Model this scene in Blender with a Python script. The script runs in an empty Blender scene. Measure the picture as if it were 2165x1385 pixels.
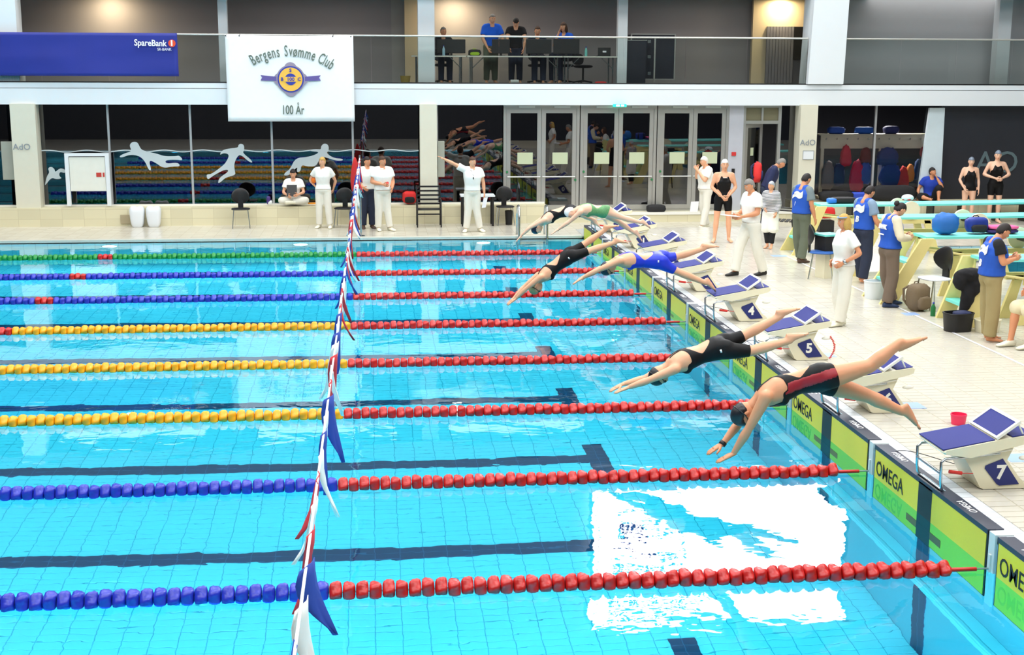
import bpy, bmesh, math, random
import numpy as np
from mathutils import Vector, Matrix, noise as mnoise
random.seed(7)
SC = bpy.context.scene
COL = SC.collection
PI = math.pi
# ------------------------------------------------------------------ camera
# water level z=0, start wall at x=0 (pool on -x side), lanes 2.5 m apart along +y
CAMP = np.array([-4.69860884, -9.13335041, 3.81135989])
YAW, PITCH, ROLL, FPX = 0.105163362, 0.196679286, 0.004476732, 2775.89605
def cam_axes():
    cy, sy, cp, sp = math.cos(YAW), math.sin(YAW), math.cos(PITCH), math.sin(PITCH)
    f = np.array([sy*cp, cy*cp, -sp]); r = np.array([cy, -sy, 0.]); u = np.cross(r, f)
    cr, sr = math.cos(ROLL), math.sin(ROLL)
    return cr*r+sr*u, -sr*r+cr*u, f
CR, CU, CF = cam_axes()
cam = bpy.data.cameras.new('camera')
cam.sensor_width = 36; cam.lens = 36*FPX/2165; cam.clip_end = 200
camo = bpy.data.objects.new('camera', cam); COL.objects.link(camo)
M3 = Matrix((CR, CU, -CF)).transposed()
camo.matrix_world = Matrix.Translation(Vector(CAMP)) @ M3.to_4x4()
SC.camera = camo
def ray(u, v):
    d = CF*FPX + CR*(u-1082.5) - CU*(v-692.5); return d/np.linalg.norm(d)
def G(u, v, z=0.):      # survey point on a level plane
    d = ray(u, v); return Vector(CAMP + d*((z-CAMP[2])/d[2]))
def P(u, v, Y):         # survey point on an upright plane parallel to the far facade
    d = ray(u, v); return Vector(CAMP + d*((Y-CAMP[1])/d[1]))
# ------------------------------------------------------------------ world, exposure, hall lighting
SC.view_settings.view_transform = 'Standard'; SC.view_settings.look = 'None'
SC.view_settings.gamma = 1; SC.view_settings.use_curve_mapping = False
SC.view_settings.exposure = 0.74
SC.render.film_transparent = False
SC.cycles.use_denoising = True
SC.cycles.max_bounces = 8; SC.cycles.diffuse_bounces = 3; SC.cycles.transmission_bounces = 6
SC.cycles.glossy_bounces = 4; SC.cycles.transparent_max_bounces = 12
SC.cycles.sample_clamp_indirect = 6
SC.cycles.caustics_reflective = False; SC.cycles.caustics_refractive = True
W = bpy.data.worlds.new('hall_air'); SC.world = W; W.use_nodes = True
W.node_tree.nodes['Background'].inputs[0].default_value = (0.80, 0.86, 1.0, 1)
W.node_tree.nodes['Background'].inputs[1].default_value = 0.25
def area(name, loc, sx, sy, power, col=(1, 1, 1), rot=(0, 0, 0), shape='RECTANGLE'):
    l = bpy.data.lights.new(name, 'AREA'); l.shape = shape; l.size = sx; l.size_y = sy
    l.energy = power; l.color = col
    o = bpy.data.objects.new(name, l); o.location = loc; o.rotation_euler = rot; COL.objects.link(o); return o
CEIL = 12.2
for ix, x in enumerate((-16, -8, 0, 8)):
    for iy, y in enumerate((-6, 3, 12, 20.2)):
        area('hall_ceiling_light', (x, y, CEIL-.15), 6.2, 5.0 if iy < 3 else 3.2, (400 if iy < 3 else 310), (1.0, .99, .98))
# underwater lamps in the far pool wall (lenses in view are modelled with the pool)
LAMPX = [P(u, 520, 20.0).x for u in (232, 636, 1022)]
for x in LAMPX+[-17, -21.5]:
    area('underwater_light', (x, 19.94, -.52), .24, .24, 100, (.5, .86, 1), (-PI/2, 0, 0), 'DISK')
for x in (-1.5, -5.5, -9.5, -13.5, -17.5, -21.5):  # extra row added along the unseen near wall to brighten the water
    area('underwater_light', (x, -4.94, -.6), .24, .24, 150, (.5, .86, 1), (PI/2, 0, 0), 'DISK')
# warm downlights under the balcony ceiling
for u in (228, 962, 1655):
    area('balcony_downlight', (P(u, 40, 26.0).x, 26.0, 5.57), .22, .25, 20, (1, .80, .50), shape='DISK')
for x in (-11, -6, -1, 4, 10, 15):  # fill panels added to lift the balcony, not actual fittings
    area('balcony_fill_light', (x, 24.9, 5.58), 3.6, 1.3, 14, (1, .96, .92))
# fill lights added behind the glass to brighten the rooms and clothes
for x, e in ((8.5, 110), (13.5, 14), (-6.5, 4), (1.5, 5)):
    area('room_fill_light', (x, 24.6, 2.8), 1.2, .4, e, (1, .95, .9))
# ------------------------------------------------------------------ materials
def lin(c):
    return tuple((x/12.92 if x <= .04045 else ((x+.055)/1.055)**2.4) for x in (v/255. for v in c))
MATS = {}
def mat(name, rgb, rough=.55, metal=0., var=.06, vscale=6., bump=0., bscale=60., spec=.5, trans=0., emit=0., coat=0., alpha=1.):
    if name in MATS: return MATS[name]
    m = bpy.data.materials.new(name); m.use_nodes = True; nt = m.node_tree; N = nt.nodes; L = nt.links
    b = N['Principled BSDF']; c = lin(rgb)
    b.inputs['Roughness'].default_value = rough; b.inputs['Metallic'].default_value = metal
    b.inputs['Specular IOR Level'].default_value = spec; b.inputs['Coat Weight'].default_value = coat
    b.inputs['Transmission Weight'].default_value = trans
    if var > 0:
        tc = N.new('ShaderNodeTexCoord'); nz = N.new('ShaderNodeTexNoise'); nz.inputs['Scale'].default_value = vscale
        nz.inputs['Detail'].default_value = 4
        mx = N.new('ShaderNodeMix'); mx.data_type = 'RGBA'
        mx.inputs[6].default_value = tuple(max(0, x*(1-var)) for x in c)+(1,); mx.inputs[7].default_value = tuple(min(1, x*(1+var)) for x in c)+(1,)
        L.new(tc.outputs['Object'], nz.inputs['Vector']); L.new(nz.outputs['Fac'], mx.inputs[0]); L.new(mx.outputs[2], b.inputs['Base Color'])
    else: b.inputs['Base Color'].default_value = c+(1,)
    if bump > 0:
        tc = N.new('ShaderNodeTexCoord'); n2 = N.new('ShaderNodeTexNoise'); n2.inputs['Scale'].default_value = bscale
        bp = N.new('ShaderNodeBump'); bp.inputs['Strength'].default_value = bump; bp.inputs['Distance'].default_value = .01
        L.new(tc.outputs['Object'], n2.inputs['Vector']); L.new(n2.outputs['Fac'], bp.inputs['Height']); L.new(bp.outputs['Normal'], b.inputs['Normal'])
    if emit > 0:
        b.inputs['Emission Color'].default_value = c+(1,); b.inputs['Emission Strength'].default_value = emit
    MATS[name] = m; return m
def brick_mat(name, rgb, joint, w, h, rough, offset=.0, plane='XY', joint_w=.008, spec=.5, var=.07):
    """tiled surface seen from too far away to tell its pieces apart"""
    m = bpy.data.materials.new(name); m.use_nodes = True; nt = m.node_tree; N = nt.nodes; L = nt.links
    b = N['Principled BSDF']; b.inputs['Roughness'].default_value = rough; b.inputs['Specular IOR Level'].default_value = spec
    tc = N.new('ShaderNodeTexCoord'); mp = N.new('ShaderNodeMapping')
    if plane == 'XZ': mp.inputs['Rotation'].default_value = (PI/2, 0, 0)
    if plane == 'YZ': mp.inputs['Rotation'].default_value = (PI/2, 0, PI/2)
    br = N.new('ShaderNodeTexBrick'); br.offset = offset; br.inputs['Scale'].default_value = 1
    br.inputs['Brick Width'].default_value = w; br.inputs['Row Height'].default_value = h
    br.inputs['Mortar Size'].default_value = joint_w; br.inputs['Mortar Smooth'].default_value = .1
    c = lin(rgb); j = lin(joint)
    br.inputs['Color1'].default_value = tuple(x*(1-var) for x in c)+(1,); br.inputs['Color2'].default_value = tuple(min(1, x*(1+var)) for x in c)+(1,)
    br.inputs['Mortar'].default_value = j+(1,)
    L.new(tc.outputs['Object'], mp.inputs[0]); L.new(mp.outputs[0], br.inputs['Vector']); L.new(br.outputs['Color'], b.inputs['Base Color'])
    bp = N.new('ShaderNodeBump'); bp.inputs['Strength'].default_value = .25; bp.inputs['Distance'].default_value = .004; bp.invert = True
    L.new(br.outputs['Fac'], bp.inputs['Height']); L.new(bp.outputs['Normal'], b.inputs['Normal'])
    MATS[name] = m; return m
def water_mat():
    m = bpy.data.materials.new('pool_water'); m.use_nodes = True; nt = m.node_tree; N = nt.nodes; L = nt.links
    for n in list(N): N.remove(n)
    out = N.new('ShaderNodeOutputMaterial'); tc = N.new('ShaderNodeTexCoord')
    mp = N.new('ShaderNodeMapping'); mp.inputs['Scale'].default_value = (1, 1.25, 1)
    n1 = N.new('ShaderNodeTexNoise'); n1.inputs['Scale'].default_value = 1.1; n1.inputs['Detail'].default_value = 3; n1.inputs['Roughness'].default_value = .45
    n1.inputs['Distortion'].default_value = .4
    n2 = N.new('ShaderNodeTexNoise'); n2.inputs['Scale'].default_value = 5.; n2.inputs['Detail'].default_value = 2
    ad = N.new('ShaderNodeMath'); ad.operation = 'MULTIPLY_ADD'; ad.inputs[1].default_value = .13
    bp = N.new('ShaderNodeBump'); bp.inputs['Strength'].default_value = 1.; bp.inputs['Distance'].default_value = .0056
    L.new(tc.outputs['Object'], mp.inputs[0]); L.new(mp.outputs[0], n1.inputs['Vector']); L.new(mp.outputs[0], n2.inputs['Vector'])
    L.new(n2.outputs['Fac'], ad.inputs[0]); L.new(n1.outputs['Fac'], ad.inputs[2]); L.new(ad.outputs[0], bp.inputs['Height'])
    rf = N.new('ShaderNodeBsdfRefraction'); rf.inputs['IOR'].default_value = 1.333; rf.inputs['Roughness'].default_value = 0; rf.inputs['Color'].default_value = (.19, .84, 1.0, 1)
    gl = N.new('ShaderNodeBsdfGlossy'); gl.inputs['Roughness'].default_value = 0; gl.inputs['Color'].default_value = (1, 1, 1, 1)
    fr = N.new('ShaderNodeFresnel'); fr.inputs['IOR'].default_value = 1.333
    mx = N.new('ShaderNodeMixShader')
    for s in (rf, gl, fr): L.new(bp.outputs['Normal'], s.inputs['Normal'])
    L.new(fr.outputs[0], mx.inputs[0]); L.new(rf.outputs[0], mx.inputs[1]); L.new(gl.outputs[0], mx.inputs[2]); L.new(mx.outputs[0], out.inputs[0])
    return m
def glass_mat(name, tint=(1, 1, 1), refl=1.0, ior=1.5, rough=0.):
    m = bpy.data.materials.new(name); m.use_nodes = True; nt = m.node_tree; N = nt.nodes; L = nt.links
    for n in list(N): N.remove(n)
    out = N.new('ShaderNodeOutputMaterial'); tr = N.new('ShaderNodeBsdfTransparent'); tr.inputs[0].default_value = tint+(1,)
    gl = N.new('ShaderNodeBsdfGlossy'); gl.inputs['Roughness'].default_value = rough
    fr = N.new('ShaderNodeFresnel'); fr.inputs['IOR'].default_value = ior
    mu = N.new('ShaderNodeMath'); mu.operation = 'MULTIPLY'; mu.inputs[1].default_value = refl; mu.use_clamp = True
    mx = N.new('ShaderNodeMixShader')
    L.new(fr.outputs[0], mu.inputs[0]); L.new(mu.outputs[0], mx.inputs[0]); L.new(tr.outputs[0], mx.inputs[1]); L.new(gl.outputs[0], mx.inputs[2]); L.new(mx.outputs[0], out.inputs[0])
    MATS[name] = m; return m
white_paint = mat('white_paint', (222, 228, 232), .5, var=.02, vscale=2)
steel = mat('polished_steel', (190, 198, 202), .22, 1., var=.03)
alu = mat('brushed_aluminium', (172, 172, 168), .38, .55, var=.04)
black_pl = mat('black_plastic', (18, 18, 20), .45)
black_fab = mat('black_fabric', (20, 20, 24), .9, bump=.3)
navy = mat('navy_tread', (24, 34, 122), .7, var=.1, vscale=90, bump=.4, bscale=400)
cream_pl = mat('cream_fibreglass', (232, 226, 196), .35, var=.03)
cream_post = mat('cream_column_paint', (214, 212, 194), .5, var=.03)
# ------------------------------------------------------------------ object helpers
def tag(o, label=None, cat=None, group=None, kind=None):
    if label: o['label'] = label
    if cat: o['category'] = cat
    if group: o['group'] = group
    if kind: o['kind'] = kind
    return o
def empty(name, loc=(0, 0, 0), rz=0., label=None, cat=None, group=None):
    o = bpy.data.objects.new(name, None); COL.objects.link(o); o.location = loc; o.rotation_euler = (0, 0, rz)
    o.empty_display_size = .2
    return tag(o, label, cat, group)
def link(name, me, parent=None, mats=None, smooth=None):
    o = bpy.data.objects.new(name, me); COL.objects.link(o)
    if mats is not None:
        for m in (mats if isinstance(mats, (list, tuple)) else [mats]): me.materials.append(m)
    if smooth:
        if hasattr(me, 'shade_smooth'): me.shade_smooth()
        if smooth is not True: me.set_sharp_from_angle(angle=math.radians(smooth))
    if parent: o.parent = parent
    return o
class MB:
    """collects shapes for ONE mesh object"""
    def __init__(s): s.v = []; s.f = []; s.mi = []
    def add(s, vs, fs, mi=0, M=None):
        k = len(s.v)
        for p in vs:
            p = Vector(p); s.v.append(M @ p if M else p)
        for f in fs: s.f.append([i+k for i in f]); s.mi.append(mi)
        return s
    def box(s, lo, hi, mi=0, M=None, bev=0.):
        x0, y0, z0 = lo; x1, y1, z1 = hi
        if bev <= 0:
            return s.add([(x0, y0, z0), (x1, y0, z0), (x1, y1, z0), (x0, y1, z0), (x0, y0, z1), (x1, y0, z1), (x1, y1, z1), (x0, y1, z1)],
                     [(3, 2, 1, 0), (4, 5, 6, 7), (0, 1, 5, 4), (1, 2, 6, 5), (2, 3, 7, 6), (3, 0, 4, 7)], mi, M)
        b = bev; rings = []
        for z, k in ((z0, b), (z0+b, 0), (z1-b, 0), (z1, b)):
            r = []
            for (cx, cy, a0) in ((x1-b, y1-b, 0), (x0+b, y1-b, 90), (x0+b, y0+b, 180), (x1-b, y0+b, 270)):
                for a in (0, 45, 90):
                    t = math.radians(a0+a); rr = max(b-k, .0002) if k else b
                    r.append((cx+rr*math.cos(t), cy+rr*math.sin(t), z))
            rings.append(r)
        return s.loft(rings, mi, M)
    def loft(s, rings, mi=0, M=None, caps=True, closed=True):
        n = len(rings[0]); vs = [p for r in rings for p in r]; fs = []
        for i in range(len(rings)-1):
            for j in range(n if closed else n-1):
                a = i*n+j; b = i*n+(j+1) % n; fs.append((a, b, b+n, a+n))
        if caps: fs.append(tuple(range(n))[::-1]); fs.append(tuple((len(rings)-1)*n+j for j in range(n)))
        return s.add(vs, fs, mi, M)
    def tube(s, pts, r, n=8, mi=0, M=None, caps=True, flat=1., ref=None):
        pts = [Vector(p) for p in pts]; rings = []
        rs = r if isinstance(r, (list, tuple)) else [r]*len(pts)
        prev = None
        for i, p in enumerate(pts):
            t = (pts[min(i+1, len(pts)-1)]-pts[max(i-1, 0)])
            t = t.normalized() if t.length > 1e-9 else Vector((0, 0, 1))
            if prev is None:
                a = Vector(ref) if ref is not None else (Vector((0, 0, 1)) if abs(t.z) < .9 else Vector((1, 0, 0)))
            else: a = prev
            a = (a-t*a.dot(t)); a = a.normalized() if a.length > 1e-6 else t.orthogonal().normalized()
            prev = a; b = t.cross(a)
            rings.append([p+(a*math.cos(2*PI*j/n)*flat+b*math.sin(2*PI*j/n))*rs[i] for j in range(n)])
        return s.loft(rings, mi, M, caps)
    def disc(s, c, axis, r, h, n=24, mi=0, M=None, r2=None):
        axis = Vector(axis).normalized(); c = Vector(c)
        return s.tube([c, c+axis*h], [r, r if r2 is None else r2], n, mi, M)
    def ellipsoid(s, c, r, nu=14, nv=9, mi=0, M=None, fn=None):
        vs = []; fs = []
        for i in range(1, nv):
            th = PI*i/nv
            for j in range(nu):
                ph = 2*PI*j/nu; d = Vector((math.sin(th)*math.cos(ph), math.sin(th)*math.sin(ph), math.cos(th)))
                q = Vector((d.x*r[0], d.y*r[1], d.z*r[2]))
                if fn: q = fn(d, q)
                vs.append(Vector(c)+q)
        for sgn in (1, -1):
            q = Vector((0, 0, sgn*r[2]))
            if fn: q = fn(Vector((0, 0, sgn)), q)
            vs.append(Vector(c)+q)
        top = len(vs)-2; bot = len(vs)-1
        for i in range(nv-2):
            for j in range(nu):
                a = i*nu+j; b = i*nu+(j+1) % nu; fs.append((a, a+nu, b+nu, b))
        for j in range(nu):
            fs.append((top, j, (j+1) % nu)); k = (nv-2)*nu; fs.append((bot, k+(j+1) % nu, k+j))
        return s.add(vs, fs, mi, M)
    def prism(s, poly, origin, ax, ay, d, mi=0):
        """extrude a 2D outline (ax, ay axes at origin) by vector d"""
        o = Vector(origin); ax = Vector(ax); ay = Vector(ay); d = Vector(d); n = len(poly)
        a = [o+ax*x+ay*y for x, y in poly]; b = [p+d for p in a]
        return s.add(a+b, [tuple(range(n))[::-1], tuple(range(n, 2*n))]+[(i, (i+1) % n, (i+1) % n+n, i+n) for i in range(n)], mi)
    def mesh(s, name='m'):
        me = bpy.data.meshes.new(name); me.from_pydata([tuple(p) for p in s.v], [], s.f); me.polygons.foreach_set('material_index', s.mi); me.update()
        return me
    def build(s, name, mats, parent=None, smooth=None, fix=True):
        me = s.mesh(name)
        if fix:
            bm = bmesh.new(); bm.from_mesh(me); bmesh.ops.recalc_face_normals(bm, faces=bm.faces[:]); bm.to_mesh(me); bm.free()
        return link(name, me, parent, mats, smooth)
def bx(name, lo, hi, m, parent=None, bev=0., kind=None, label=None, cat=None):
    o = MB().box(lo, hi, bev=bev).build(name, m, parent); return tag(o, label, cat, None, kind)
def copy_tree(o, parent=None):
    c = o.copy(); COL.objects.link(c); c.parent = parent
    for ch in list(o.children): copy_tree(ch, c)
    return c
def text_mb(s, size, depth=.004, sx=1., align='CENTER', bold=0., shear=0.):
    """lettering as a thin raised mesh in the XY plane, returned as (verts, faces)"""
    cu = bpy.data.curves.new('lettering', 'FONT'); cu.body = s; cu.size = size; cu.align_x = align; cu.align_y = 'CENTER'
    cu.extrude = depth/2; cu.offset = bold; cu.shear = shear; cu.resolution_u = 3
    o = bpy.data.objects.new('lettering', cu); COL.objects.link(o)
    dg = bpy.context.evaluated_depsgraph_get(); me = bpy.data.meshes.new_from_object(o.evaluated_get(dg))
    vs = [(v.co.x*sx, v.co.y, v.co.z) for v in me.vertices]; fs = [tuple(p.vertices) for p in me.polygons]
    bpy.data.objects.remove(o); bpy.data.curves.remove(cu); bpy.data.meshes.remove(me)
    return vs, fs
def frame(o, x, y):
    """matrix with local x, y axes and z = x cross y"""
    x = Vector(x).normalized(); y = Vector(y).normalized(); z = x.cross(y)
    M = Matrix((x, y, z)).transposed().to_4x4(); M.translation = Vector(o); return M
def lettering(name, s, size, o, x, y, m, parent=None, **k):
    vs, fs = text_mb(s, size, **k); b = MB(); b.add(vs, fs, 0, frame(o, x, y)); return b.build(name, m, parent, fix=False)
# ================================================================== THE SETTING
DECK = .30          # starting end above the water
FARD = .05          # far side deck, level with the water
def sstep(t): t = max(0., min(1., t)); return t*t*(3-2*t)
def deckz(x, y):
    if x < -.01: return FARD
    return FARD+(DECK-FARD)*(1-sstep((y-19.2)/2.3))
def GD(u, v):
    z = .3
    for _ in range(25):
        p = G(u, v, z); z = .5*z+.5*deckz(p.x, p.y)
    return Vector((p.x, p.y, deckz(p.x, p.y)))
XL, YN, YF, XR = -25., -5., 20., 26.
tile_in = (226, 250, 252)
pool_tile_far = brick_mat('pool_tile_distant', tile_in, (140, 196, 212), .25, .125, .5, joint_w=.006)
pool_tile = mat('pool_tile', tile_in, .5, var=.05, vscale=3)
pool_joint = mat('pool_tile_joint', (140, 196, 212), .9, var=.03)
pool_wall = brick_mat('pool_wall_tile', tile_in, (160, 200, 212), .25, .125, .5, plane='YZ', joint_w=.006)
pool_wall_x = brick_mat('pool_wall_tile_long', tile_in, (160, 200, 212), .25, .125, .5, plane='XZ', joint_w=.006)
deck_rgb = (203, 198, 184)
deck_tile = mat('deck_tile', deck_rgb, .2, var=.05, vscale=2.5)
deck_joint = mat('deck_tile_joint', (172, 166, 146), .8, var=.03)
deck_far = brick_mat('deck_tile_distant', deck_rgb, (178, 174, 158), .25, .125, .2, joint_w=.004)
bench_tile = brick_mat('bench_tile', (214, 208, 176), (196, 188, 156), .5, .225, .45, plane='XZ', joint_w=.005)
# --- pool basin: floor, walls
PF = -3.0
def plane(name, pts, m, kind='structure', parent=None):
    return tag(MB().add(pts, [tuple(range(len(pts)))]).build(name, m, parent, fix=False), None, None, None, kind)
floor0 = bx('floor_pool', (XL, YN, PF-.2), (0, YF, PF), pool_tile_far, kind='structure')
wall_start = bx('wall_pool_start', (0, YN-3, PF-.2), (.5, YF+.02, DECK-.02), pool_wall, kind='structure')
wall_fars = bx('wall_pool_far', (XL, YF, PF-.2), (.0, YF+.4, FARD-.03), pool_wall_x, kind='structure')
bx('wall_pool_near', (XL, YN-.4, PF-.2), (0, YN, FARD-.02), pool_wall_x, kind='structure')
bx('wall_pool_turn', (XL-.4, YN, PF-.2), (XL, YF, DECK), pool_wall, kind='structure')
# tiles on the pool floor: the region close to the viewer is built tile by tile
def tile_mesh(sx, sy, h, m):
    b = .0035; mb = MB()
    mb.add([(-sx/2, -sy/2, 0), (sx/2, -sy/2, 0), (sx/2, sy/2, 0), (-sx/2, sy/2, 0),
            (-sx/2+b, -sy/2+b, h), (sx/2-b, -sy/2+b, h), (sx/2-b, sy/2-b, h), (-sx/2+b, sy/2-b, h)],
           [(4, 5, 6, 7), (0, 1, 5, 4), (1, 2, 6, 5), (2, 3, 7, 6), (3, 0, 4, 7)])
    me = mb.mesh('tile'); me.materials.append(m); return me
def tile_field(parent, x0, x1, y0, y1, z, m, jm, gap, skip=None, n_single=300, inview=None):
    sx, sy = .25, .125; h = .007
    me = tile_mesh(sx-gap, sy-gap, h, m); cells = []
    for i in range(int(round((x1-x0)/sx))):
        for j in range(int(round((y1-y0)/sy))):
            c = Vector((x0+(i+.5)*sx, y0+(j+.5)*sy, z))
            if skip and skip(c): continue
            d = c-Vector(CAMP); w = d.dot(Vector(CF)); u = 1082.5+FPX*d.dot(Vector(CR))/w; v = 692.5-FPX*d.dot(Vector(CU))/w
            vis = inview(u, v) if inview else (0 < u < 2165 and 0 < v < 1385)
            cells.append((0 if vis else 1, w, c))
    cells.sort(key=lambda t: (t[0], t[1]))
    for k, (_, _, c) in enumerate(cells[:n_single]):
        o = bpy.data.objects.new('tile', me); COL.objects.link(o); o.parent = parent
        o.location = c+Vector((0, 0, random.uniform(-.001, .001)))
    base = np.array([v.co[:] for v in me.vertices]); fb = [tuple(p.vertices) for p in me.polygons]; V = []; F = []
    for k, (_, _, c) in enumerate(cells[n_single:]):
        q = base+np.array(c[:])+np.array([0, 0, random.uniform(-.001, .001)]); V.append(q); F += [tuple(i+8*k for i in f) for f in fb]
    me2 = bpy.data.meshes.new('tile_field'); me2.from_pydata(np.concatenate(V).tolist(), [], F); me2.update()
    o = link('tile_field', me2, parent, m); tag(o, kind='stuff')
jointbed = MB().box((-13, -3, PF), (0, 9.5, PF+.002)).build('grout_bed', pool_joint, floor0)
tile_field(floor0, -13, 0, -3, 9.5, PF+.002, pool_tile, pool_joint, .006)
# lane lines and cross bars of dark tile on the pool floor
line_m = brick_mat('lane_line_tile', (22, 44, 84), (50, 84, 120), .25, .125, .5, joint_w=.005)
for k in range(-1, 8):
    yc = 1.25+2.5*k
    mb = MB().box((XL+2, yc-.125, PF+.004), (-2.12, yc+.125, PF+.018)).box((-2.12, yc-.5, PF+.005), (-1.87, yc+.5, PF+.018))
    o = mb.build('trim_lane_line', line_m); tag(o, kind='structure')
# water
wb = bmesh.new(); bmesh.ops.create_grid(wb, x_segments=2, y_segments=2, size=.5)
wme = bpy.data.meshes.new('water'); wb.to_mesh(wme); wb.free()
water = link('pool_water', wme, None, water_mat()); water.location = (XL/2, (YF+YN)/2, 0)
wme.transform(Matrix.Diagonal((-XL-.004, YF-YN-.004, 1, 1))); water.scale = (1, 1, 1)
tag(water, 'clear turquoise pool water with gentle ripples filling the basin', 'water', kind='stuff')
# --- decks
def deck_grid(name, x0, x1, y0, y1, step, m, hole=None):
    nx = int(round((x1-x0)/step)); ny = int(round((y1-y0)/step)); mb = MB(); vs = []; fs = []
    for j in range(ny+1):
        for i in range(nx+1):
            x = x0+(x1-x0)*i/nx; y = y0+(y1-y0)*j/ny; vs.append((x, y, deckz(x, y)))
    for j in range(ny):
        for i in range(nx):
            a = j*(nx+1)+i
            fs.append((a, a+1, a+nx+2, a+nx+1))
    mb.add(vs, fs); o = mb.build(name, m, None, fix=False, smooth=True); tag(o, kind='structure'); return o
bx('floor_deck_far', (XL, 20.0, FARD-.2), (0, 22.62, FARD), deck_far, kind='structure')
deck_grid('floor_deck_far_right', 0, 26, 20.0, 22.62, .262, deck_far)
_ys = [20+i*.2 for i in range(14)]
tag(MB().add([(0, y, FARD-.05) for y in _ys]+[(0, y, deckz(0, y)) for y in _ys], [(i, i+1, i+15, i+14) for i in range(13)]).build('trim_deck_step', white_paint, None, fix=False), kind='structure')
DX, DY0, DY1 = 6.3, 3.0, 16.0
deck_r = deck_grid('floor_deck_start', .25, DX, 9.5, 20.0, .25, deck_far)
deck_grid('floor_deck_diving_side', DX, 26, DY1, 20.0, .25, deck_far)
bx('floor_deck_start_near', (.3, -8, DECK-.2), (DX, 9.5, DECK-.004), deck_joint, kind='structure')
deck_n = bpy.data.objects['floor_deck_start_near']
bx('wall_deck_kerb', (-.0, 9.5, 0), (.02, 20, DECK-.02), pool_wall, kind='structure')
tile_field(deck_n, .25, 6.25, -2, 9.5, DECK-.0075, deck_tile, deck_joint, .009)
# raised edge behind the timing pads
kerb_m = brick_mat('kerb_tile', (226, 232, 238), (172, 178, 184), .25, .125, .2, joint_w=.005)
bx('trim_start_edge', (.0, -8, DECK-.06), (.25, 20, DECK+.0), kerb_m, kind='structure')
# slatted overflow drain
drain_m = mat('drain_plastic', (206, 210, 214), .5)
bx('trim_far_overflow', (XL, 19.98, FARD-.04), (-.05, 20.16, FARD+.012), mat('overflow_stone', (196, 196, 184), .5), kind='structure')
# diving basin beyond the officials (lies to the right)
bx('floor_deck_right', (DX, -8, DECK-.2), (XR, DY0, DECK), deck_far, kind='structure')
bx('floor_diving_pool', (DX, DY0, PF), (XR, DY1, PF+.1), pool_tile_far, kind='structure')
bx('wall_diving_pool', (DX-.1, DY0, PF), (DX, DY1, DECK-.01), pool_wall, kind='structure')
bx('wall_diving_pool_far', (DX, DY1, PF), (XR, DY1+.1, DECK-.01), pool_wall_x, kind='structure')
dw = plane('diving_pool_water', [(DX+.01, DY0+.01, .14), (XR-.01, DY0+.01, .14), (XR-.01, DY1-.01, .14), (DX+.01, DY1-.01, .14)], wme.materials[0])
tag(dw, 'turquoise water of the diving pool beyond the springboards', 'water', kind='stuff')
# --- near side and end walls, ceiling (outside the picture, but they shape light and reflections)
hall_grey = mat('hall_wall_grey', (150, 150, 150), .8); hall_dark = mat('hall_wall_dark', (62, 64, 70), .8)
bx('floor_deck_near', (XL, -14, -.2), (0, YN-.4, FARD), deck_far, kind='structure')
bx('wall_near', (XL-6, -14.4, -.2), (XR, -14, CEIL), hall_dark, kind='structure')
bx('wall_left', (XL-6.3, -14, -.2), (XL-6, 30, CEIL), hall_dark, kind='structure')
bx('wall_right', (XR, -14, -.2), (XR+.3, 30, CEIL), hall_grey, kind='structure')
bx('ceiling', (XL-6, -14, CEIL), (XR, 30, CEIL+.2), hall_grey, kind='structure')
# --- far side: tiled bench, columns, fascia
YB = 22.6; YG = 23.05; BT = .49; ZD = .28
bench = bx('trim_bench', (-26, YB, FARD-.1), (-.52, YG+.2, BT), bench_tile, kind='structure')
bx('trim_bench_doors', (-.52, YB, FARD-.1), (5.75, YG+.2, ZD), bench_tile, kind='structure')
bx('trim_bench_right', (5.75, YB, FARD-.1), (XR, YG+.6, BT+.02), bench_tile, kind='structure')
sill_m = mat('white_sill', (236, 236, 228), .4, var=.02)
bx('trim_sill_left', (-26, YG-.08, BT), (-.52, YG+.0, BT+.035), sill_m, kind='structure')
bx('trim_sill_doors', (-.52, YB-.02, ZD-.05), (5.75, YB+.10, ZD+.012), sill_m, kind='structure')
YFa = 22.75; FZ0 = 2.885; FZ1 = 3.385
bx('trim_fascia', (-26, YFa, FZ0), (XR, YFa+.5, FZ1-.13), white_paint, kind='structure')
bx('trim_fascia_upper', (-26, YFa+.03, FZ1-.118), (XR, YFa+.5, FZ1), white_paint, kind='structure')
bx('floor_balcony', (-26, YFa+.3, FZ1-.3), (XR, 29.8, FZ1-.02), mat('balcony_floor', (90, 88, 84), .7), kind='structure')
def X(u, v=330, Y=YG): return P(u, v, Y).x
column_n = 0
for (u0, u1, vv, y0, y1) in ((20, 73, 226, 22.66, 23.1), (888, 924, 300, 22.66, 23.05), (1689, 1725, 330, 22.62, 23.05)):
    a = P(u0, vv, y0).x; b = P(u1, vv, y0).x; column_n += 1
    o = bx('trim_column', (a, y0, BT-.0), (b, y1, FZ0+.02), cream_post, kind='structure')
for (u0, u1, y0, y1) in ((-12, 38, 22.86, 23.35), (884, 919, 23.4, 23.8), (463, 482, 23.9, 24.1), (1306, 1326, 23.9, 24.1), (2108, 2135, 24.0, 24.3)):
    a = P(u0, 100, y0).x; b = P(u1, 100, y0).x
    bx('trim_upper_column', (a, y0, FZ1), (b, y1, 5.62), white_paint, kind='structure')
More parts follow.
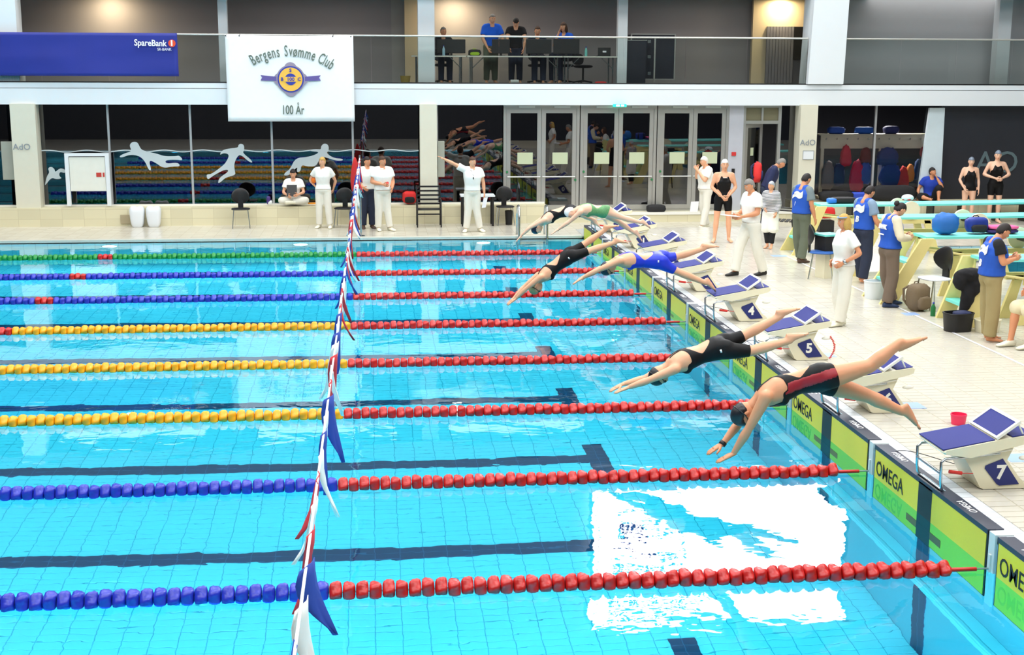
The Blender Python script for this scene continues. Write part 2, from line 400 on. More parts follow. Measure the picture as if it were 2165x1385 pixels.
# slanting main column on the right
a0 = P(1708, 178, 22.7); a1 = P(1783, 178, 22.7); b0 = P(1722, 0, 22.7); b1 = P(1796, 0, 22.7)
t0 = b0+(b0-a0)*.9; t1 = b1+(b1-a1)*.9
mb = MB(); mb.add([a0, a1, a1+Vector((0, .7, 0)), a0+Vector((0, .7, 0)), t0, t1, t1+Vector((0, .7, 0)), t0+Vector((0, .7, 0))],
       [(0, 1, 2, 3), (4, 5, 6, 7), (0, 1, 5, 4), (1, 2, 6, 5), (2, 3, 7, 6), (3, 0, 4, 7)])
tag(mb.build('trim_main_column', white_paint), kind='structure')
# balcony back wall and soffit
YBK = 26.6
grey_plaster = mat('grey_plaster', (158, 154, 156), .85, var=.03, vscale=1.2)
glow_tinted_plaster = mat('glow_tinted_plaster', (205, 190, 160), .85, var=.03, vscale=1.2)  # warm glow of the downlights put into the wall colour
def bwall(u0, u1, Y, m, zz=(FZ1-.05, 5.62)):
    a = P(u0, 100, Y).x; b = P(u1, 100, Y).x; bx('wall_balcony_back', (a, Y, zz[0]), (b, Y+.15, zz[1]), m, kind='structure')
bwall(-900, 828, YBK, grey_plaster); bwall(828, 856, YBK-.01, mat('pale_plaster', (170, 168, 166), .85)); bwall(856, 886, YBK-.3, glow_tinted_plaster)
bwall(886, 1590, YBK, grey_plaster); bwall(1590, 1700, YBK-.35, glow_tinted_plaster); bwall(1700, 3200, 25.0, mat('light_plaster', (188, 190, 194), .85, var=.02))
ll = P(66, 100, YBK-.6).x
bx('wall_balcony_fin', (P(40, 100, 23.4).x, 23.4, FZ1), (ll, 23.75, 5.62), grey_plaster, kind='structure')
bx('ceiling_balcony', (-26, 23.2, 5.62), (XR, 29.8, 5.8), hall_grey, kind='structure')
bx('wall_upper', (-26, 22.9, 5.62), (XR, 23.2, CEIL), mat('upper_wall', (112, 114, 116), .8), kind='structure')
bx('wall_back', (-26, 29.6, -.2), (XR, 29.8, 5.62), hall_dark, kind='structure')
# louvre grille door at the right of the balcony
ga = P(1622, 56, YBK-.4); gb = P(1695, 175, YBK-.4)
gr = empty('louvre_screen', (ga.x, YBK-.42, FZ1), label='dark grey slatted screen on the balcony wall beside the slanting column', cat='screen')
gw = gb.x-ga.x; gh = ga.z-FZ1
MB().box((0, .03, 0), (gw, .06, gh)).build('back_panel', mat('screen_grey', (96, 96, 104), .6), gr)
slm = MB().box((0, 0, 0), (gw/14, .03, gh)).mesh('slat'); slm.materials.append(mat('screen_slat', (120, 120, 128), .6))
for i in range(9):
    o = bpy.data.objects.new('slat', slm); COL.objects.link(o); o.parent = gr; o.location = (i*gw/12.2, 0, 0)
MB().box((gw*.72, -.02, gh*.42), (gw, .03, gh)).build('dark_screen', black_pl, gr)
# glass balustrade with metal rail
rail_glass = glass_mat('rail_glass', (.86, .9, .88), 1.2)
rail_m = mat('rail_metal', (196, 196, 190), .35, .5)
RZ = 4.50
def rail(u0, u1, nm, lab):
    a = P(u0, 100, 22.86).x; b = P(u1, 100, 22.86).x
    r = empty('glass_railing', (a, 22.86, FZ1), label=lab, cat='railing', group=None)
    n = max(1, round((b-a)/1.55)); w = (b-a)/n
    gm = MB().box((.006, 0, .0), (w-.006, .016, RZ-FZ1-.02)).mesh('glass_pane'); gm.materials.append(rail_glass)
    for i in range(n):
        o = bpy.data.objects.new('glass_pane', gm); COL.objects.link(o); o.parent = r; o.location = (i*w, 0, 0)
    MB().tube([(0, .008, RZ-FZ1), (b-a, .008, RZ-FZ1)], .022, 10).build('handrail', rail_m, r, smooth=60)
    MB().box((0, -.01, 0), (b-a, .03, .03)).build('bottom_shoe', black_pl, r)
rail(-60, 1708, 'l', 'long glass balustrade with metal handrail along the balcony front')
rail(1786, 2600, 'r', 'glass balustrade to the right of the slanting white column')
# hall interior behind the ground floor glass
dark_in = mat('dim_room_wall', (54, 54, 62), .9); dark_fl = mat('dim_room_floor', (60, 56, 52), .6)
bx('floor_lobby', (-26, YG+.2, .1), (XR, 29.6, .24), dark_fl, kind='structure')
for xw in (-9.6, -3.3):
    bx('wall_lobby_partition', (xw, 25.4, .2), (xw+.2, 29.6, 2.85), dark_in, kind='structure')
# windows of the far side
win_glass = glass_mat('window_glass', (.30, .32, .40), 3.6)
door_glass = glass_mat('door_glass', (.42, .42, .48), 2.6)
clear_glass = glass_mat('clear_glass', (.85, .85, .88), .9)
mull_m = mat('mullion_metal', (176, 178, 180), .4, .3)
wn = [0]
def window(u0, u1, zb, v=300, g=win_glass):
    wn[0] += 1; a = X(u0, v); b = X(u1, v); r = empty('window_%d' % wn[0], (a, YG, zb)); tag(r, kind='structure')
    MB().box((.02, 0, .02), (b-a-.02, .012, FZ0-zb)).build('glass_pane', g, r)
    MB().box((-.025, -.03, 0), (.025, .05, FZ0-zb)).build('mullion', mull_m, r)
    MB().box((0, -.02, 0), (b-a, .04, .035)).build('window_frame', mull_m, r)
    return r
for u0, u1 in ((-160, 20), (73, 231), (231, 404), (404, 575), (575, 746), (746, 886), (924, 1064)):
    window(u0, u1, BT+.0 if u0 < 1000 else BT)
window(1646, 1690, ZD, 330, win_glass)
window(1725, 1852, BT+.02, 240, clear_glass); window(1852, 1978, BT+.02, 240, clear_glass)
# double doors
hb = mat('door_push_bar', (206, 210, 206), .3, .4); paper_g = mat('pale_green_paper', (190, 200, 168), .8, var=.02)
dn = [0]
def double_door(u0, u1):
    dn[0] += 1; a = X(u0); b = X(u1); W_ = b-a; H = FZ0-ZD
    r = empty('door_%d' % dn[0], (a, YG, ZD)); tag(r, kind='structure')
    f = MB(); f.box((0, -.05, 0), (.07, .06, H)); f.box((W_-.07, -.05, 0), (W_, .06, H)); f.box((.07, -.05, H-.09), (W_-.07, .06, H)); f.box((.07, -.04, 0), (W_-.07, .05, .04))
    f.build('door_frame', alu, r)
    lw = (W_-.14)/2
    for k in range(2):
        x0 = .07+k*lw; l = MB(); st = .105
        l.box((x0+.004, -.03, .045), (x0+st, .03, H-.09)); l.box((x0+lw-st, -.03, .045), (x0+lw-.004, .03, H-.09))
        l.box((x0+st, -.03, .045), (x0+lw-st, .03, .16)); l.box((x0+st, -.03, H-.2), (x0+lw-st, .03, H-.09))
        lf = l.build('door_leaf', alu, r)
        MB().box((x0+st, -.006, .16), (x0+lw-st, .006, H-.2)).build('glass_pane', door_glass, lf)
        MB().tube([(x0+.03, -.06, .86), (x0+lw-.03, -.06, .86)], .014, 8).build('push_bar', hb, lf)
        zc = 1.3; xc = x0+st+(lw-2*st)*.55
        MB().box((xc-.19, -.014, zc-.13), (xc+.19, -.009, zc+.15)).build('paper_notice', paper_g, lf)
        MB().box((x0+lw*.35, -.10, H-.07), (x0+lw*.8, -.03, H-.02)).build('door_closer', hb, lf)
    for (xx, zz) in ((.09, .98), (W_-.09, .78)):
        MB().disc((xx, -.06, zz), (0, 1, 0), .03, .03, 10).build('green_release', mat('green_release', (40, 120, 70), .5), r)
for a, b in ((1064, 1224), (1226, 1386), (1388, 1538)): double_door(a, b)
# wall panel beside the doors, side door with transom
pa, pb = X(1538), X(1568)
bx('wall_door_panel', (pa, YG-.06, ZD), (pb, YG+.1, FZ0), mat('panel_grey_blue', (182, 186, 196), .5), kind='structure')
sd = empty('door_4', (pb, YG, ZD)); tag(sd, kind='structure')
W_ = X(1646)-pb; H = FZ0-ZD; f = MB()
for (x0, x1, z0, z1) in ((0, .06, 0, H), (W_-.06, W_, 0, H), (.06, W_-.06, H-.06, H), (.06, W_-.06, H-.46, H-.38), (W_*.48, W_*.48+.05, H-.38, H-.06)): f.box((x0, -.05, z0), (x1, .05, z1))
f.build('door_frame', alu, sd)
MB().box((.06, -.005, H-.38), (W_-.06, .005, H-.06)).build('transom_glass', mat('lit_transom', (120, 116, 92), .3), sd)
lf = MB(); lf.box((.07, -.03, .03), (.16, .02, H-.47)); lf.box((W_*.62, -.03, .03), (W_*.62+.08, .02, H-.47)); lf.box((.16, -.03, .03), (W_*.62, .02, .14)); lf.box((.16, -.03, H-.56), (W_*.62, .02, H-.47))
l4 = lf.build('door_leaf', alu, sd); l4.rotation_euler = (0, 0, .5); l4.location = (0, 0, 0)
MB().box((.16, -.008, .14), (W_*.62, .004, H-.56)).build('glass_pane', door_glass, l4)
MB().box((.28, -.02, 1.35), (.38, -.012, 1.55)).build('paper_notice', paper_g, l4)
bx('wall_red_button', (P(1547, 326, YG-.08).x, YG-.09, P(0, 333, YG).z), (P(1556, 326, YG-.08).x, YG-.06, P(0, 325, YG).z), mat('alarm_red', (200, 50, 50), .4), kind='structure')
bx('wall_card_reader', (P(1547, 366, YG-.08).x, YG-.09, P(0, 372, YG).z), (P(1553, 366, YG-.08).x, YG-.06, P(0, 362, YG).z), black_pl, kind='structure')
# charcoal wall on the right with the arena mark
cw0 = P(1978, 330, YG+.1)
charcoal = mat('charcoal_panel', (40, 42, 50), .45, var=.15, vscale=1.5)
bx('wall_charcoal', (P(1990, 240, YG+.15).x, YG+.12, BT), (XR, YG+.3, FZ0), charcoal, kind='structure')
# ================================================================== POOL FITTINGS
red_p = mat('red_float', (196, 22, 18), .35, var=.12, vscale=25, spec=.6); blue_p = mat('blue_float', (40, 52, 178), .35, var=.12, vscale=25)
yel_p = mat('yellow_float', (246, 170, 20), .35, var=.12, vscale=25); grn_p = mat('green_float', (20, 140, 60), .35, var=.12, vscale=25)
def float_mesh(m):
    mb = MB(); n = 24; prof = [(-.046, .022), (-.045, .046), (-.038, .062), (-.016, .072), (.016, .072), (.038, .062), (.045, .046), (.046, .022)]
    rings = []
    for i, (x, r) in enumerate(prof):
        am = .17 if r > .05 else .05
        rings.append([(x, r*(1+am*math.cos(4*(2*PI*j/n)+x*30))*math.cos(2*PI*j/n), r*(1+am*math.cos(4*(2*PI*j/n)+x*30))*math.sin(2*PI*j/n)) for j in range(n)])
    mb.loft(rings); me = mb.mesh('float'); me.materials.append(m); me.shade_smooth(); me.set_sharp_from_angle(angle=math.radians(70)); return me
FM = {k: float_mesh(m) for k, m in (('r', red_p), ('b', blue_p), ('y', yel_p), ('g', grn_p))}
cable = mat('steel_cable', (150, 156, 156), .3, .8)
ordn = ['nearest the viewer', 'second from the viewer', 'third from the viewer', 'fourth from the viewer', 'fifth from the viewer', 'third from the far side', 'second from the far side', 'nearest the far side']
mainc = ['b', 'b', 'y', 'y', 'y', 'b', 'b', 'g']; cname = dict(b='blue', y='yellow', g='green')
for k in range(8):
    y = 2.5*k; z = .025
    lab = '%s lane rope with a red section by the starting wall, %s' % (cname[mainc[k]], ordn[k])
    r = empty('lane_rope', (0, y, z), label=lab, cat='lane rope', group='floating lane ropes')
    MB().tube([(-.03, 0, 0), (-20, 0, 0)], .008, 6).build('cable', cable, r)
    MB().tube([(-.13, 0, 0), (-.33, 0, 0)], .017, 10).build('tension_sleeve', red_p, r, smooth=50)
    mb = MB(); mb.tube([(-.035, 0, 0), (.0, 0, 0)], .012, 8); mb.build('wall_hook', steel, r)
    x = -.345-.046; i = 0
    while x > -14.2:
        if x > -5.03: c = 'r'
        elif abs(x+10.0) < .15: c = 'r'
        else: c = mainc[k]
        o = bpy.data.objects.new('float', FM[c]); COL.objects.link(o); o.parent = r
        o.location = (x, random.uniform(-.006, .006), random.uniform(-.006, .006)); o.rotation_euler = ((i % 2)*.78+random.uniform(-.15, .15), random.uniform(-.03, .03), random.uniform(-.03, .03))
        x -= .0965; i += 1
# timing pads on the start wall
pad_y = mat('pad_yellow', (226, 212, 40), .45, var=.04, vscale=60); pad_k = mat('pad_black', (16, 18, 26), .5); cap_m = mat('pad_cap_navy', (44, 48, 66), .45, var=.1, vscale=30)
ink = mat('black_lettering', (22, 22, 18), .5, var=0); white_ink = mat('white_lettering', (240, 240, 240), .5, var=0)
tl_m = mat('separator_tile', (206, 214, 212), .4)
lane_word = {7: 'nearest one fully in view', 6: 'below the belly of the red-striped diver', 5: 'below the thighs of the second nearest diver', 4: 'below the lower leg of the diver in blue', 8: 'cut off by the right edge of the picture', 3: 'below the belly of the diver in blue', 2: 'third from the far end of the start wall', 1: 'second from the far end of the start wall', 0: 'at the far end of the start wall'}
for lane in range(8, -1, -1):
    yc = 1.25+2.5*(7-lane)
    r = empty('touch_pad', (0, yc, 0), label='yellow and black timing touch pad %s' % lane_word[lane], cat='touch pad', group='touch pads along the start wall')
    hw = 1.165; xo = -.012
    b = MB(); b.box((xo, -hw, -.62), (-.001, hw, DECK)); b.build('backing', pad_k, r)
    b = MB()
    for (y0, y1) in ((-hw+.02, -.14), (.14, hw-.02)): b.box((xo-.004, y0, -.60), (xo, y1, DECK-.03))
    b.build('yellow_face', pad_y, r)
    b = MB(); b.box((xo-.006, -.14, -.62), (xo, .14, DECK-.015)); b.box((xo-.007, -.36, -.42), (xo-.003, .36, -.24)); b.build('black_cross', pad_k, r)
    b = MB(); b.box((xo-.006, -hw, DECK-.03), (.05, hw, DECK+.012)); b.box((.05, -hw, DECK+.001), (.115, hw, DECK+.010)); b.build('top_flap', cap_m, r)
    if lane > 0:
        lettering('maker_lettering', 'OMEGA', .20, (xo-.0065, hw-.38, .105), (0, -1, 0), (0, 0, 1), ink, r, sx=.92, depth=.002, bold=.001)
    lettering('flap_lettering', 'OMEGA', .085, (.06, -hw+.52, DECK+.0135), (0, 1, 0), (-1, 0, 0), white_ink, r, depth=.002, shear=.3)
    lettering('flap_lettering', 'OMEGA', .085, (.06, hw-.42, DECK+.0135), (0, 1, 0), (-1, 0, 0), white_ink, r, depth=.002, shear=.3)
for k in range(0, 8):
    y = 2.5*k; b = MB(); b.box((-.02, y-.05, -.7), (-.002, y+.05, DECK+.012)); b.box((-.002, y-.05, DECK+.001), (.13, y+.05, DECK+.012))
    b.box((-.034, y-.018, -.04), (-.02, y+.018, .14))
    o = b.build('trim_anchor_plate', tl_m); tag(o, kind='structure')
# dark target lines and the resting ledge on the submerged wall
for lane in range(8, -1, -1):
    yc = 1.25+2.5*(7-lane); tag(MB().box((-.006, yc-.125, PF+.02), (.0, yc+.125, -.66)).build('trim_target_line', line_m), kind='structure')
tag(MB().box((-.16, YN+.01, -1.35), (-.0, YF-.01, -1.2)).build('trim_resting_ledge', pool_wall), kind='structure')
# ------------------------------------------------------------------ starting blocks
pan_m = mat('number_panel', (28, 40, 110), .45, var=.02); pan_w = mat('number_white', (238, 238, 228), .5, var=0)
grip = mat('red_grip', (214, 42, 30), .5); rim_m = mat('block_white_rim', (236, 236, 226), .4, var=.02)
def rib_prism(poly, y0, y1, b=.012):
    """side outline (x,z) swept across the block's width, with softened flanks"""
    n = len(poly); cx = sum(p[0] for p in poly)/n; cz = sum(p[1] for p in poly)/n
    def ringy(y, k): return [(cx+(x-cx)*k, y, cz+(z-cz)*k) for x, z in poly]
    return [ringy(y0, .97), ringy(y0+b, 1), ringy(y1-b, 1), ringy(y1, .97)]
def block(lane):
    yc = 1.25+2.5*(7-lane)
    w = .262
    r = empty('starting_block', (0, yc, DECK), label={7: 'nearest starting block, number seven, at the right edge of the picture', 6: 'starting block behind the legs of the red-striped diver', 5: 'starting block with a red coiled cord hanging behind its numeral five', 4: 'starting block below the lower foot of the diver in blue',
        3: 'starting block directly beyond block 4', 2: 'starting block third from the far end of the row', 1: 'starting block second from the far end of the row', 0: 'starting block farthest from the viewer, in front of the glass doors'}[lane], cat='starting block', group='row of starting blocks')
    z = -DECK
    def q(x, zz): return (x, zz+z)
    # deck body: a tapering shell
    top = [q(0, .655), q(.02, .672), q(.45, .748), q(.78, .795), q(.80, .78), q(.79, .735), q(.74, .715), q(.50, .66), q(.24, .60), q(.02, .635)]
    b = MB(); b.loft(rib_prism(top, -w, w)); b.build('platform', cream_pl, r, smooth=35)
    # narrower pedestal leaning back
    ped = [q(.20, .60), q(.26, .51), q(.37, .315), q(.40, .30), q(.80, .30), q(.80, .33), q(.72, .40), q(.60, .56), q(.66, .70), q(.40, .66)]
    b = MB(); b.loft(rib_prism(ped, -.20, .20, .03)); b.build('pedestal', cream_pl, r, smooth=35)
    # blue tread on the top
    b = MB(); y = w-.012
    b.add([(.002, -y, .672+z), (.45, -y, .748+z), (.45, y, .748+z), (.002, y, .672+z), (.002, -y, .680+z), (.45, -y, .756+z), (.45, y, .756+z), (.002, y, .680+z)],
          [(3, 2, 1, 0), (4, 5, 6, 7), (0, 1, 5, 4), (1, 2, 6, 5), (2, 3, 7, 6), (3, 0, 4, 7)]); b.build('tread', navy, r)
    b = MB(); b.add([(.60, -y, .772+z), (.775, -y, .797+z), (.775, y, .797+z), (.60, y, .772+z), (.60, -y, .778+z), (.775, -y, .802+z), (.775, y, .802+z), (.60, y, .778+z)],
          [(3, 2, 1, 0), (4, 5, 6, 7), (0, 1, 5, 4), (1, 2, 6, 5), (2, 3, 7, 6), (3, 0, 4, 7)]); b.build('rear_tread', navy, r)
    # inclined rear foot plate
    a = Vector((.46, 0, .762+z)); e = Vector((.66, 0, .905+z)); d = (e-a); L_ = d.length; M = frame(a, (0, 1, 0), -d)     # local y points down the plate
    M = Matrix.Translation(a) @ Matrix(((d.x/L_, 0, -d.z/L_, 0), (0, 1, 0, 0), (d.z/L_, 0, d.x/L_, 0), (0, 0, 0, 1)))
    fp = empty('foot_plate_mount', (0, 0, 0)); bpy.data.objects.remove(fp)
    b = MB(); yy = w-.004
    b.box((0, -yy, -.012), (L_, -yy+.028, .012), M=M); b.box((0, yy-.028, -.012), (L_, yy, .012), M=M); b.box((L_-.028, -yy+.0285, -.0118), (L_-.0005, yy-.0285, .0118), M=M); b.box((.0005, -yy+.0285, -.0118), (.02, yy-.0285, .0118), M=M)
    b.box((.0205, -yy+.0285, -.010), (L_-.0285, yy-.0285, -.001), M=M)
    fr = b.build('foot_plate', rim_m, r)
    b = MB(); b.box((.02, -yy+.028, -.001), (L_-.028, yy-.028, .008), M=M); b.build('foot_plate_tread', navy, fr)
    for s in (-1, 1):
        b = MB(); b.tube([(.652, s*(w-.03), .885+z), (.70, s*(w-.03), .79+z)], .008, 6); b.build('foot_plate_strut', rim_m, fr)
    # backstroke handle: bent steel tube each side joined by a foot bar
    b = MB()
    for s in (-1, 1):
        yb = s*.245
        b.tube([(.52, yb*.86, .625+z), (.12, yb, .60+z), (.03, yb, .595+z), (-.005, yb, .565+z), (.0, yb, .40+z), (.012, yb, .335+z), (.03, yb*.9, .312+z)], .0135, 8)
    b.tube([(0, -.245, .47+z), (0, .245, .47+z)], .0135, 8); b.tube([(.028, -.225, .312+z), (.028, .225, .312+z)], .013, 8)
    b.build('backstroke_handle', steel, r, smooth=60)
    b = MB(); b.box((.002, -.23, .3+z+.003), (.06, .23, .312+z)); b.build('foot_bar_plate', mat('pale_blue_pad', (170, 206, 222), .4), r)
    b = MB(); b.tube([(.09, -.20, .47+z), (.20, -.205, .455+z)], .016, 8); b.tube([(.20, -.205, .455+z), (.30, -.205, .45+z)], .004, 5); b.build('red_grip', grip, r, smooth=50)
    # number panel and numeral on both flanks
    for s, yv in ((-1, -.203), (1, .203)):
        pl = [(.405, .515), (.555, .572), (.715, .345), (.54, .335), (.515, .35), (.40, .49)]
        b = MB(); b.prism([(x, zz+z) for x, zz in pl], (0, yv, 0), (1, 0, 0), (0, 0, 1), (0, s*.004, 0)); pn = b.build('number_panel', pan_m, r)
        lettering('numeral', str(lane), .165, (.545, yv+s*.006, .45+z), (-s, 0, 0), (0, 0, 1), pan_w, pn, depth=.004, bold=.006)
    # tubular side rail along the platform
    b = MB(); b.tube([(.30, -.232, .615+z), (.62, -.225, .66+z)], .011, 8); b.tube([(.30, .232, .615+z), (.62, .225, .66+z)], .011, 8); b.build('side_rail', rim_m, r, smooth=50)
    b = MB(); b.ellipsoid((.76, -.19, .57+z), (.06, .03, .022), 12, 6); b.build('rear_knob', rim_m, r, smooth=True)
    return r
BLK = {l: block(l) for l in range(7, -1, -1)}
# sensor leads lying over the pads
lead = mat('sensor_lead', (24, 26, 30), .6)
for lane, yc in ((7, 1.25), (6, 3.75), (5, 6.25), (4, 8.75), (3, 11.25)):
    mb = MB(); pts = []
    for i in range(15):
        t = i/14; pts.append((-.03+.5*t, yc+1.02-.55*t+.05*math.sin(6*t), DECK+.02+.03*math.sin(PI*t)-(.16*(1-t)**6)))
    mb.tube(pts, .004, 5); o = mb.build('sensor_lead', lead); tag(o, 'thin dark cable over the touch pad, ' + {7: 'nearest to the viewer', 6: 'under the red-striped diver', 5: 'under the second nearest diver', 4: 'in the middle of the wall', 3: 'below the diver in blue'}[lane], 'cable', 'sensor cables at the blocks')
# red coiled cord at block 5
o5 = MB(); pts = []
a = G(1715, 700, .62); 
for i in range(60):
    t = i/59; pts.append((.80-.0*t+.012*math.cos(i*1.7)+.06*math.sin(PI*t), 6.03+.012*math.sin(i*1.7), .60-.28*t))
o5.tube(pts, .005, 5); tag(o5.build('coiled_cord', grip), 'red coiled cord hanging behind the panel with number 5', 'cord')
# ------------------------------------------------------------------ backstroke flags
r = empty('flag_line', (-5, 0, 1.8), label='line of white, red and blue triangular pennants stretched across the pool', cat='pennants')
MB().tube([(0, -6.5, 0), (0, 8, -.04), (0, 20.25, .0)], .007, 6).build('cord', mat('flag_cord', (226, 228, 232), .6), r)
fw = mat('pennant_white', (236, 238, 234), .8); fr_ = mat('pennant_red', (196, 40, 52), .8); fb = mat('pennant_blue', (34, 66, 160), .8)
random.seed(11)
yy = -6.0; i = 0
while yy < 20:
    L_ = random.uniform(.30, .42); wd = .20; a = random.uniform(-.5, .9); mb = MB(); rows = []
    n = 7
    curl = random.uniform(-.12, .12)
    for j in range(n):
        t = j/(n-1); hw = wd/2*(1-t)+.004; row = []
        for s_ in (-1, -.5, 0, .5, 1):
            row.append((s_*hw*math.sin(a*(.3+t))+curl*t*t+.01*math.sin(5*t+s_*3), s_*hw*math.cos(a*t), -L_*t))
        rows.append(row)
    vs = [p for q in rows for p in q]; fs = [(j*5+k, j*5+k+1, (j+1)*5+k+1, (j+1)*5+k) for j in range(n-1) for k in range(4)]
    mb.add(vs, fs); o = mb.build('pennant', (fw, fr_, fw, fb, fw, fb, fr_)[i % 7], r, smooth=True, fix=False); o.location = (0, yy, 0)
    m = o.modifiers.new('t', 'SOLIDIFY'); m.thickness = .003
    yy += .40; i += 1
tag(MB().tube([(-5, 20.35, FARD), (-5, 20.35, 1.86)], .02, 10).disc((-5, 20.35, FARD), (0, 0, 1), .09, .015).build('flag_post', steel, None, smooth=50), 'slim steel post holding the pennant line at the far poolside', 'post')
# pool ladder at the far side
lad = empty('pool_ladder', (0, 0, 0), label='steel pool ladder handrails at the far pool edge beside the black-suited diver', cat='ladder')
for u, nm in ((1097, 'l'), (1156, 'r')):
    p = P(u, 500, 20.0).x
    MB().tube([(p, 19.93, -.9), (p, 19.93, .45), (p, 19.97, .68), (p, 20.1, .74), (p, 20.32, .70), (p, 20.42, .5), (p, 20.42, FARD)], .024, 10).build('handrail', steel, lad, smooth=60)
x0, x1 = P(1097, 500, 20).x, P(1156, 500, 20).x
for zz in (-.25, -.5, -.75): MB().box((x0, 19.88, zz-.015), (x1, 19.97, zz+.015)).build('step', steel, lad)
# underwater lamps in the far wall
lamp_on = mat('underwater_lamp_glow', (255, 255, 245), .3, var=0, emit=14)
for u, nm in ((232, 'behind the green rope at the left'), (636, 'left of the pennant line'), (1022, 'right of the pennant line'),):
    p = P(u, 520, 20.0)
    r = empty('underwater_lamp', (p.x, 19.99, -.52), label='round underwater lamp glowing in the far pool wall %s' % nm, cat='lamp', group='underwater lamps')
    MB().disc((0, 0, 0), (0, -1, 0), .15, .02, 24).build('lens', lamp_on, r); MB().disc((0, 0, 0), (0, -1, 0), .18, .012, 24).build('bezel', steel, r)
# big lit result screen high above the balcony (seen mirrored in the water)
scr_on = mat('screen_glow', (250, 253, 255), .4, var=0, emit=7.5); scr_ink = mat('screen_text_blue', (30, 60, 150), .5, var=0)
SX0, SX1, SZ0, SZ1, SY = .75, 7.45, 6.72, 10.55, 22.6
r = empty('projection_screen', (SX0, SY, SZ0), label='large lit result screen on the wall above the balcony, mirrored in the water', cat='screen')
MB().box((0, 0, 0), (SX1-SX0, .06, SZ1-SZ0)).build('screen', scr_on, r)
mb = MB()
for (a, b, c, d) in ((-.08, 0, SX1-SX0+.08, -.08), (-.08, SZ1-SZ0, SX1-SX0+.08, SZ1-SZ0+.08)): mb.box((a, -.03, min(b, d)), (c, .1, max(b, d)))
mb.box((-.08, -.03, 0), (0, .1, SZ1-SZ0)); mb.box((SX1-SX0, -.03, 0), (SX1-SX0+.08, .1, SZ1-SZ0)); mb.build('casing', black_pl, r)
random.seed(5)
def scribble(x, z, w, h, wgt):
    # rows of small irregular strokes: the text itself is not legible in the mirror image
    mb = MB(); xx = x
    while xx < x+w:
        cw = random.uniform(.05, .12)
        for _ in range(2):
            a = Vector((xx+random.uniform(0, cw), -.012, z+random.uniform(0, h))); b = Vector((xx+random.uniform(0, cw), -.012, z+random.uniform(0, h)))
            mb.tube([a, b], wgt, 4)
        xx += cw+.03
    return mb
for (x, z, w, h) in ((.65, .95, 1.1, .26), (.65, 1.3, 1.7, .26), (.55, 2.05, 1.9, .26), (.55, 2.4, 1.3, .26), (.5, 2.95, 2.6, .24), (.45, 3.4, 2.4, .2)):
    scribble(x, z, w, h*1.2, .036).build('text_row', scr_ink, r)
for i in range(14):
    scribble(.12, .35+i*.22, .08, .1, .01).build('row_number', scr_ink, r)
# ================================================================== PEOPLE
skin_a = mat('skin_light', (226, 168, 132), .5, var=.05, vscale=14); skin_b = mat('skin_warm', (216, 148, 108), .5, var=.05, vscale=14)
skin_p = mat('skin_pale', (232, 186, 158), .5, var=.05, vscale=14)
eye_w = mat('eye_white', (235, 232, 226), .3, var=0); iris = mat('iris_dark', (40, 34, 30), .3, var=0); lip_m = mat('lip', (180, 92, 84), .5, var=0)
brow_m = mat('eyebrow', (90, 66, 46), .8, var=0)
polo = mat('white_polo_cotton', (238, 238, 232), .85, var=.03, vscale=10, bump=.5, bscale=18)
trou = mat('white_trouser_cotton', (228, 226, 214), .85, var=.04, vscale=8, bump=.6, bscale=14)
shoe_w = mat('white_shoe', (232, 230, 208), .6)
def V(*a): return Vector(a)
def lerp(a, b, t): return a+(b-a)*t
def remesh(mb, vox, smooth_it=4, fac=.5):
    """one continuous skin around overlapping volumes"""
    me = mb.mesh('tmp'); bm = bmesh.new(); bm.from_mesh(me); bmesh.ops.recalc_face_normals(bm, faces=bm.faces[:]); bm.to_mesh(me); bm.free()
    o = bpy.data.objects.new('tmp', me); COL.objects.link(o)
    m = o.modifiers.new('r', 'REMESH'); m.mode = 'VOXEL'; m.voxel_size = vox; m.adaptivity = 0
    s = o.modifiers.new('s', 'SMOOTH'); s.iterations = smooth_it; s.factor = fac
    dg = bpy.context.evaluated_depsgraph_get(); r = bpy.data.meshes.new_from_object(o.evaluated_get(dg))
    bpy.data.objects.remove(o); bpy.data.meshes.remove(me); return r
def mesh_to_mb(me, mb, mi=0):
    mb.add([v.co.copy() for v in me.vertices], [tuple(p.vertices) for p in me.polygons], mi); return mb
def limb(mb, pts, rs, n=12, flat=1., ref=None):
    """tapered limb with rounded ends"""
    pts = [Vector(p) for p in pts]
    d0 = (pts[0]-pts[1]).normalized(); d1 = (pts[-1]-pts[-2]).normalized()
    P_ = [pts[0]+d0*rs[0]*.8, pts[0]+d0*rs[0]*.5]+pts+[pts[-1]+d1*rs[-1]*.5, pts[-1]+d1*rs[-1]*.8]
    R_ = [rs[0]*.35, rs[0]*.8]+list(rs)+[rs[-1]*.8, rs[-1]*.35]
    mb.tube(P_, R_, n, flat=flat, ref=ref)
def seg(a, b, ra, rb, bulge=(), n=12):
    """points/radii along a bone with extra (t, r) stations"""
    st = sorted([(0, ra), (1, rb)]+list(bulge)); return [lerp(a, b, t) for t, _ in st], [r for _, r in st]
DEF = dict(pelvis=(0, 0, .94), waist=(0, 0, 1.06), chest=(0, .01, 1.24), neck=(0, -.005, 1.43), head=(0, .025, 1.585),
           shL=(-.175, -.005, 1.39), shR=(.175, -.005, 1.39), elL=(-.22, -.02, 1.10), elR=(.22, -.02, 1.10), wrL=(-.235, .05, .85), wrR=(.235, .05, .85),
           hipL=(-.09, 0, .90), hipR=(.09, 0, .90), knL=(-.10, .015, .49), knR=(.10, .015, .49), anL=(-.105, -.02, .085), anR=(.105, -.02, .085))
